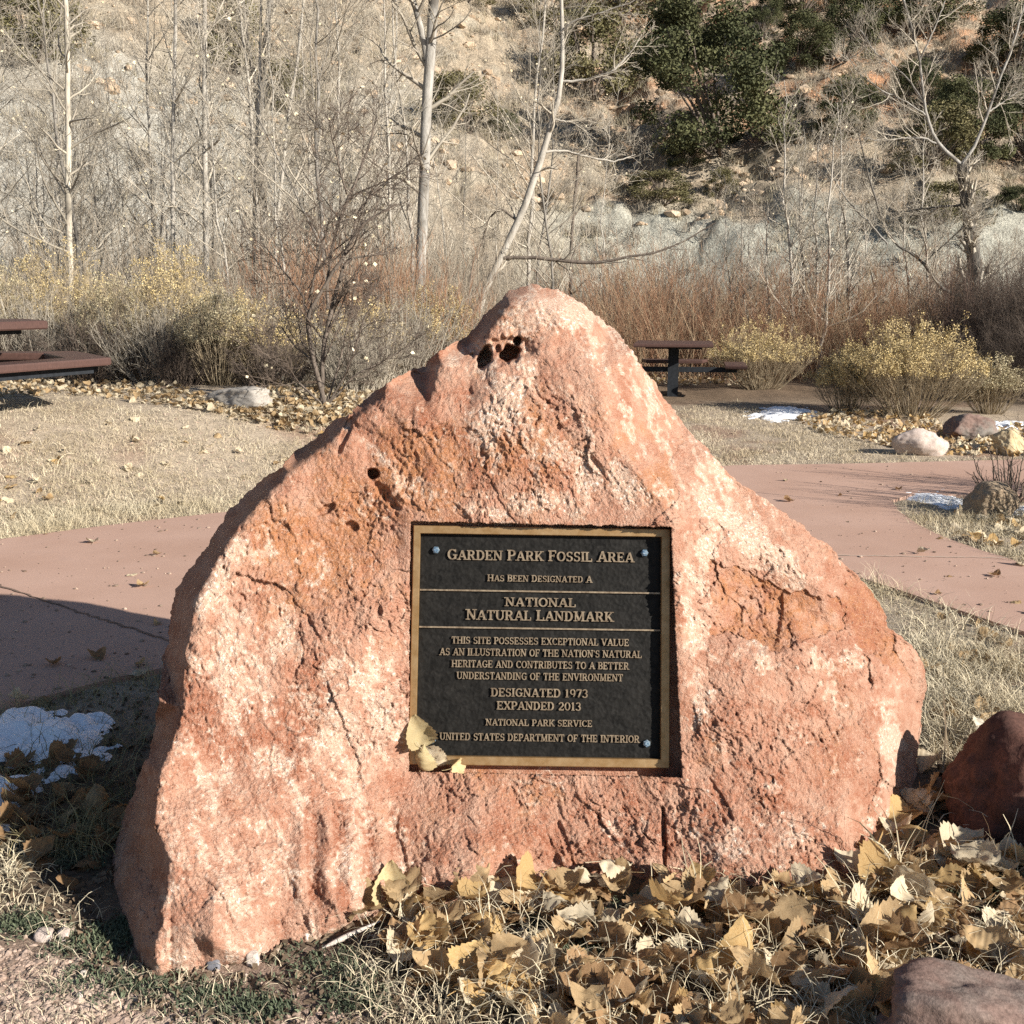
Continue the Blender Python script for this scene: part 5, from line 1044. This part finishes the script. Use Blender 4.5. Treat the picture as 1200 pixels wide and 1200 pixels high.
for q_ in range(20):
    mt = [0, 0, 0, 1, 1, 2, 2, 3, 3, 0][q_ % 10]; V, F = leaf_mesh(800 + q_, None); LMESH[q_] = mesh_np('leaf', V, F, LM[mt])
YL = mesh_np('leaf', *leaf_mesh(840, None), LM[4]); YL2 = mesh_np('leaf', *leaf_mesh(843, None), LM[4])
from mathutils import Matrix, Euler
def fallen(label, loc, size, rot, me, group=None):
    o = put('fallen_leaf', me, None, loc); o.rotation_euler = rot; o.scale = (size, size, size); return tag(o, label, 'leaf', group)
GLf = 'fallen cottonwood leaves in the drift below the boulder'; LLf = 'dry curled cottonwood leaf in the drift at the foot of the boulder'
r = np.random.default_rng(77)
DR = [(432, 1082), (520, 1052), (650, 1030), (760, 1036), (900, 1052), (985, 1046), (1040, 990), (1078, 925), (1112, 985), (1130, 1000), (1215, 1010), (1235, 1235), (600, 1235), (470, 1130)]
q = poly_points(DR, 700, r); q = q[noise(q[:, 0]*.016, q[:, 1]*.026, 3.) > -.13][:280]; P = gpix(q[:, 0], q[:, 1])
for n_ in range(len(P)):
    hgt = r.random()**1.5*.055; P[n_, 2] += .008 + hgt
    steep = r.random() < .10
    fallen(LLf, P[n_], r.choice([r.uniform(.05, .085), r.uniform(.075, .122)]), (r.normal()*(.75 if steep else .27) + (.5 if steep else .0), r.normal()*(.7 if steep else .27), r.uniform(0, 6.28)), LMESH[int(r.integers(0, 20))], GLf)
def litter(label, P, smin, smax, seed, tilt=.5, mats=(0, 1, 2, 3)):
    r = np.random.default_rng(seed); L_ = [leaf_mesh(860 + k_, None) for k_ in range(5)]; V_, F_, M_, n0 = [], [], [], 0
    kk_ = r.integers(0, 5, len(P))
    for k_ in range(5):
        p_ = P[kk_ == k_]; v, f = L_[k_]; m = len(p_); s = r.uniform(smin, smax, m)
        A = [np.array(Euler((r.normal()*tilt, r.normal()*tilt, r.uniform(0, 6.28))).to_matrix()) for _ in range(m)]
        if not m: continue
        V = np.einsum('mij,vj->mvi', np.array(A), v)*s[:, None, None] + p_[:, None]
        V_.append(V.reshape(-1, 3)); F_.append((f[None] + (np.arange(m)*len(v))[:, None, None]).reshape(-1, 4) + n0); n0 += m*len(v); M_.append(np.repeat(r.integers(0, len(mats), m), len(f)))
    return tag(put('leaf_litter', mesh_np('leaf_litter', np.concatenate(V_), np.concatenate(F_), [LM[k_] for k_ in mats], True, None, np.concatenate(M_))), label, 'leaves', None, 'stuff')
def lp(poly, n, dz=.03):
    q = poly_points(poly, n, r); P = gpix(q[:, 0], q[:, 1]); P[:, 2] += .004 + dz*r.random(n); return P
litter('older leaves packed under the drift at the foot of the boulder', lp(DR, 430, .02), .045, .10, 1, .25, (0, 3, 0, 2))
litter('dry leaves banked under the bushes along the left lawn', lp([(-60, 446), (180, 444), (240, 470), (330, 452), (425, 452), (440, 498), (340, 505), (240, 482), (100, 464), (-60, 466)], 1250, .045), .04, .085, 2, .45, (2, 0, 2, 0))
litter('dry leaves banked under the yellow bushes at the right', lp([(930, 492), (1000, 480), (1130, 496), (1240, 508), (1240, 536), (1110, 534), (1030, 522), (960, 508)], 1000, .05), .04, .09, 3, .45, (2, 1, 2, 0))
litter('scattered leaves on the grass right of the boulder', lp([(1090, 700), (1240, 780), (1240, 900), (1095, 905), (1075, 760)], 50, .03), .05, .10, 4, .5, (2, 0, 2, 0))
litter('dull leaves in the shade left of the boulder', lp([(-40, 900), (120, 880), (150, 960), (120, 1050), (0, 1010)], 45, .02), .06, .10, 5, .4, (3, 3, 0, 3))
litter('leaves on the grass island at the fork of the path', lp([(1100, 600), (1220, 605), (1220, 655), (1120, 632)], 40, .03), .06, .1, 6, .5, (2, 1, 0, 2))
litter('leaves lying under the far picnic table', lp([(760, 440), (880, 440), (900, 452), (760, 452)], 160, .03), .06, .1, 8, .5, (2, 1, 0, 2))
litter('few dead leaves scattered on the trampled lawn', lp([(-60, 490), (400, 495), (380, 585), (-60, 630)], 60, .02), .05, .09, 9, .4, (2, 1, 0, 2))
# leaves caught on the plaque's lower left corner and hero leaves at the boulder foot
def leaf_on(label, px, py, off, size, ang, tilt, me):
    q = onplane(float(px), float(py), off); M = Matrix(np.stack([rt, up, pn], 1).tolist()) @ Euler((tilt[0], tilt[1], ang)).to_matrix()
    o = put('fallen_leaf', me, None, q); o.rotation_euler = M.to_euler(); o.scale = (size,)*3; return tag(o, label, 'leaf')
leaf_on('pale leaf standing upright at the lower left corner of the plaque', 492, 872, .012, .085, .25, (.15, .3, 0), YL)
leaf_on('yellow leaf wedged below the upright one at the corner of the plaque', 489, 902, .02, .070, -.3, (.3, -.5, 0), YL2)
leaf_on('crumpled leaf hanging over the recess ledge under the plaque corner', 500, 884, .03, .075, -2.3, (-.5, .4, 0), LMESH[5])
leaf_on('small curled leaf lying along the bottom ledge of the plaque recess', 528, 900, .022, .055, -1.4, (-.7, .2, 0), YL)
p_ = gpix(457., 1066.); p_[2] += .02; fallen('round pale yellow leaf propped upright against the boulder foot', p_, .10, (1.25, .1, .2), YL)
p_ = gpix(872., 1150.); fallen('large amber leaf standing on edge in the drift, lit from behind', p_, .13, (1.2, .3, .5), LMESH[3])
p_ = gpix(1150., 885.); p_[2] += .05; fallen('bright white leaf in the grass beside the dark red rock', p_, .085, (.9, .2, .4), mesh_np('leaf', *leaf_mesh(851, None), leaf_mat('white_leaf', (.66, .58, .45), (.78, .72, .60), .25)))
# stalks
Sk = gpix(np.array([378., 412., 446.]), np.array([1116., 1104., 1092.])); Sk[:, 2] += np.array([.012, .02, .03]); o_ = Sk[0].copy()
tag(put('dry_stalk', mesh_np('dry_stalk', *tubes(smooth_line(Sk - o_, 10)[None], np.array([[.001, .004, .006, .007, .007, .006, .005, .004, .003, .002]]), 6), RW), None, o_), 'white dry stalk lying beside the leaf drift under the boulder', 'stalk')
r = np.random.default_rng(91)
def stalks(label, px, py, n, L, seed):
    p_ = gpix(float(px), float(py)); r = np.random.default_rng(seed); V, F = blades(np.zeros((1, 3)), n, L, .006, .02, r, 5, .4); return tag(put('grass_tuft', mesh_np('grass_tuft', V, F, ST2, False), None, p_), label, 'grass tuft')
stalks('tall pale grass tuft at the right foot of the boulder', 1052, 1030, 16, .24, 1); stalks('single thin dry grass stalk standing right of the boulder', 1102, 905, 3, .36, 2)
stalks('broad bladed straw tuft among leaves right of the boulder foot', 1010, 1090, 22, .12, 3); stalks('pale grass tuft in the leaves below the dark red rock', 1180, 1030, 12, .16, 4); stalks('dry grass tuft against the front of the boulder', 815, 1052, 14, .13, 5)

# ---- snow
sn = NM('snow', .55, .3); n_ = sn.noise(40, 5, .7); sn.col(sn.mix(sn.ramp(n_, [(.3, 0.), (.6, 1.)]), (.84, .85, .87), (.93, .94, .95))).bump(n_, .5, .01); sn.b.inputs['Subsurface Weight'].default_value = .0; sn = sn.m
def snow(label, poly, res, hmax, seed):
    P = np.array(poly, float); G = gpix(P[:, 0], P[:, 1])[:, :2]; lo, hi = G.min(0) - .05, G.max(0) + .05; xs, ys = np.arange(lo[0], hi[0], res), np.arange(lo[1], hi[1], res); X, Yy = np.meshgrid(xs, ys)
    m = blur(inpoly(X, Yy, G).astype(float), 4.); nz = fbm(X*3.2, Yy*3.2, seed, 3) + .6*fbm(X*13, Yy*13, seed+3., 3); hgt = hmax*(m*1.25 - .62 + 1.25*nz); hgt = np.minimum(hgt, hmax)
    V = np.stack([X, Yy, zg(X, Yy) + hgt + .004], -1).reshape(-1, 3); i = np.arange(X.size).reshape(X.shape); F = np.stack([i[:-1, :-1], i[:-1, 1:], i[1:, 1:], i[1:, :-1]], -1).reshape(-1, 4)
    hh = hgt.ravel(); F = F[(hh[F] > -.004).any(1)]; F = F[(m.ravel()[F] > .03).all(1)]
    return tag(put('snow', mesh_np('snow', V, F, sn, True)), label, 'snow', None, 'stuff')
snow('thin patch of old snow in the shade left of the boulder', [(-120, 850), (0, 846), (50, 830), (88, 842), (126, 846), (118, 868), (128, 884), (90, 892), (100, 908), (50, 920), (10, 968), (-120, 960)], .012, .040, 3.)
snow('thin snow along the back edge of the grass island', [(1055, 582), (1095, 575), (1140, 581), (1180, 592), (1260, 602), (1260, 612), (1190, 606), (1140, 596), (1090, 591)], .02, .022, 7.)
snow('melting snow patch in front of the biggest yellow bush', [(880, 490), (905, 478), (944, 479), (946, 489), (905, 495)], .03, .035, 5.)
snow('snow strip behind the rocks at the right edge', [(1150, 500), (1175, 496), (1260, 496), (1260, 508), (1165, 506)], .03, .06, 9.)

q = poly_points([(-60, 640), (250, 606), (250, 780), (-60, 850)], 260, r); P = np.concatenate([gpix(q[:, 0], q[:, 1])]); q = poly_points([(880, 550), (1260, 548), (1260, 780), (1010, 690)], 300, r); P = np.concatenate([P, gpix(q[:, 0], q[:, 1])]); P = P[inpoly(P[:, 0], P[:, 1], pw)]; P[:, 2] = zt + .003
scatter_rocks('gravel', 'grit and crumbs lying on the pink path', P, .006 + .022*r.random(len(P))**4, simple('path_grit', (.16, .11, .08), (.45, .34, .26), 3, island=.5), 81, flat=.5)
P2 = P[::14].copy(); P2[:, 2] = zt + .006; litter('few small dead leaves scattered on the pink path', P2, .035, .075, 12, .2, (2, 3, 0, 3))
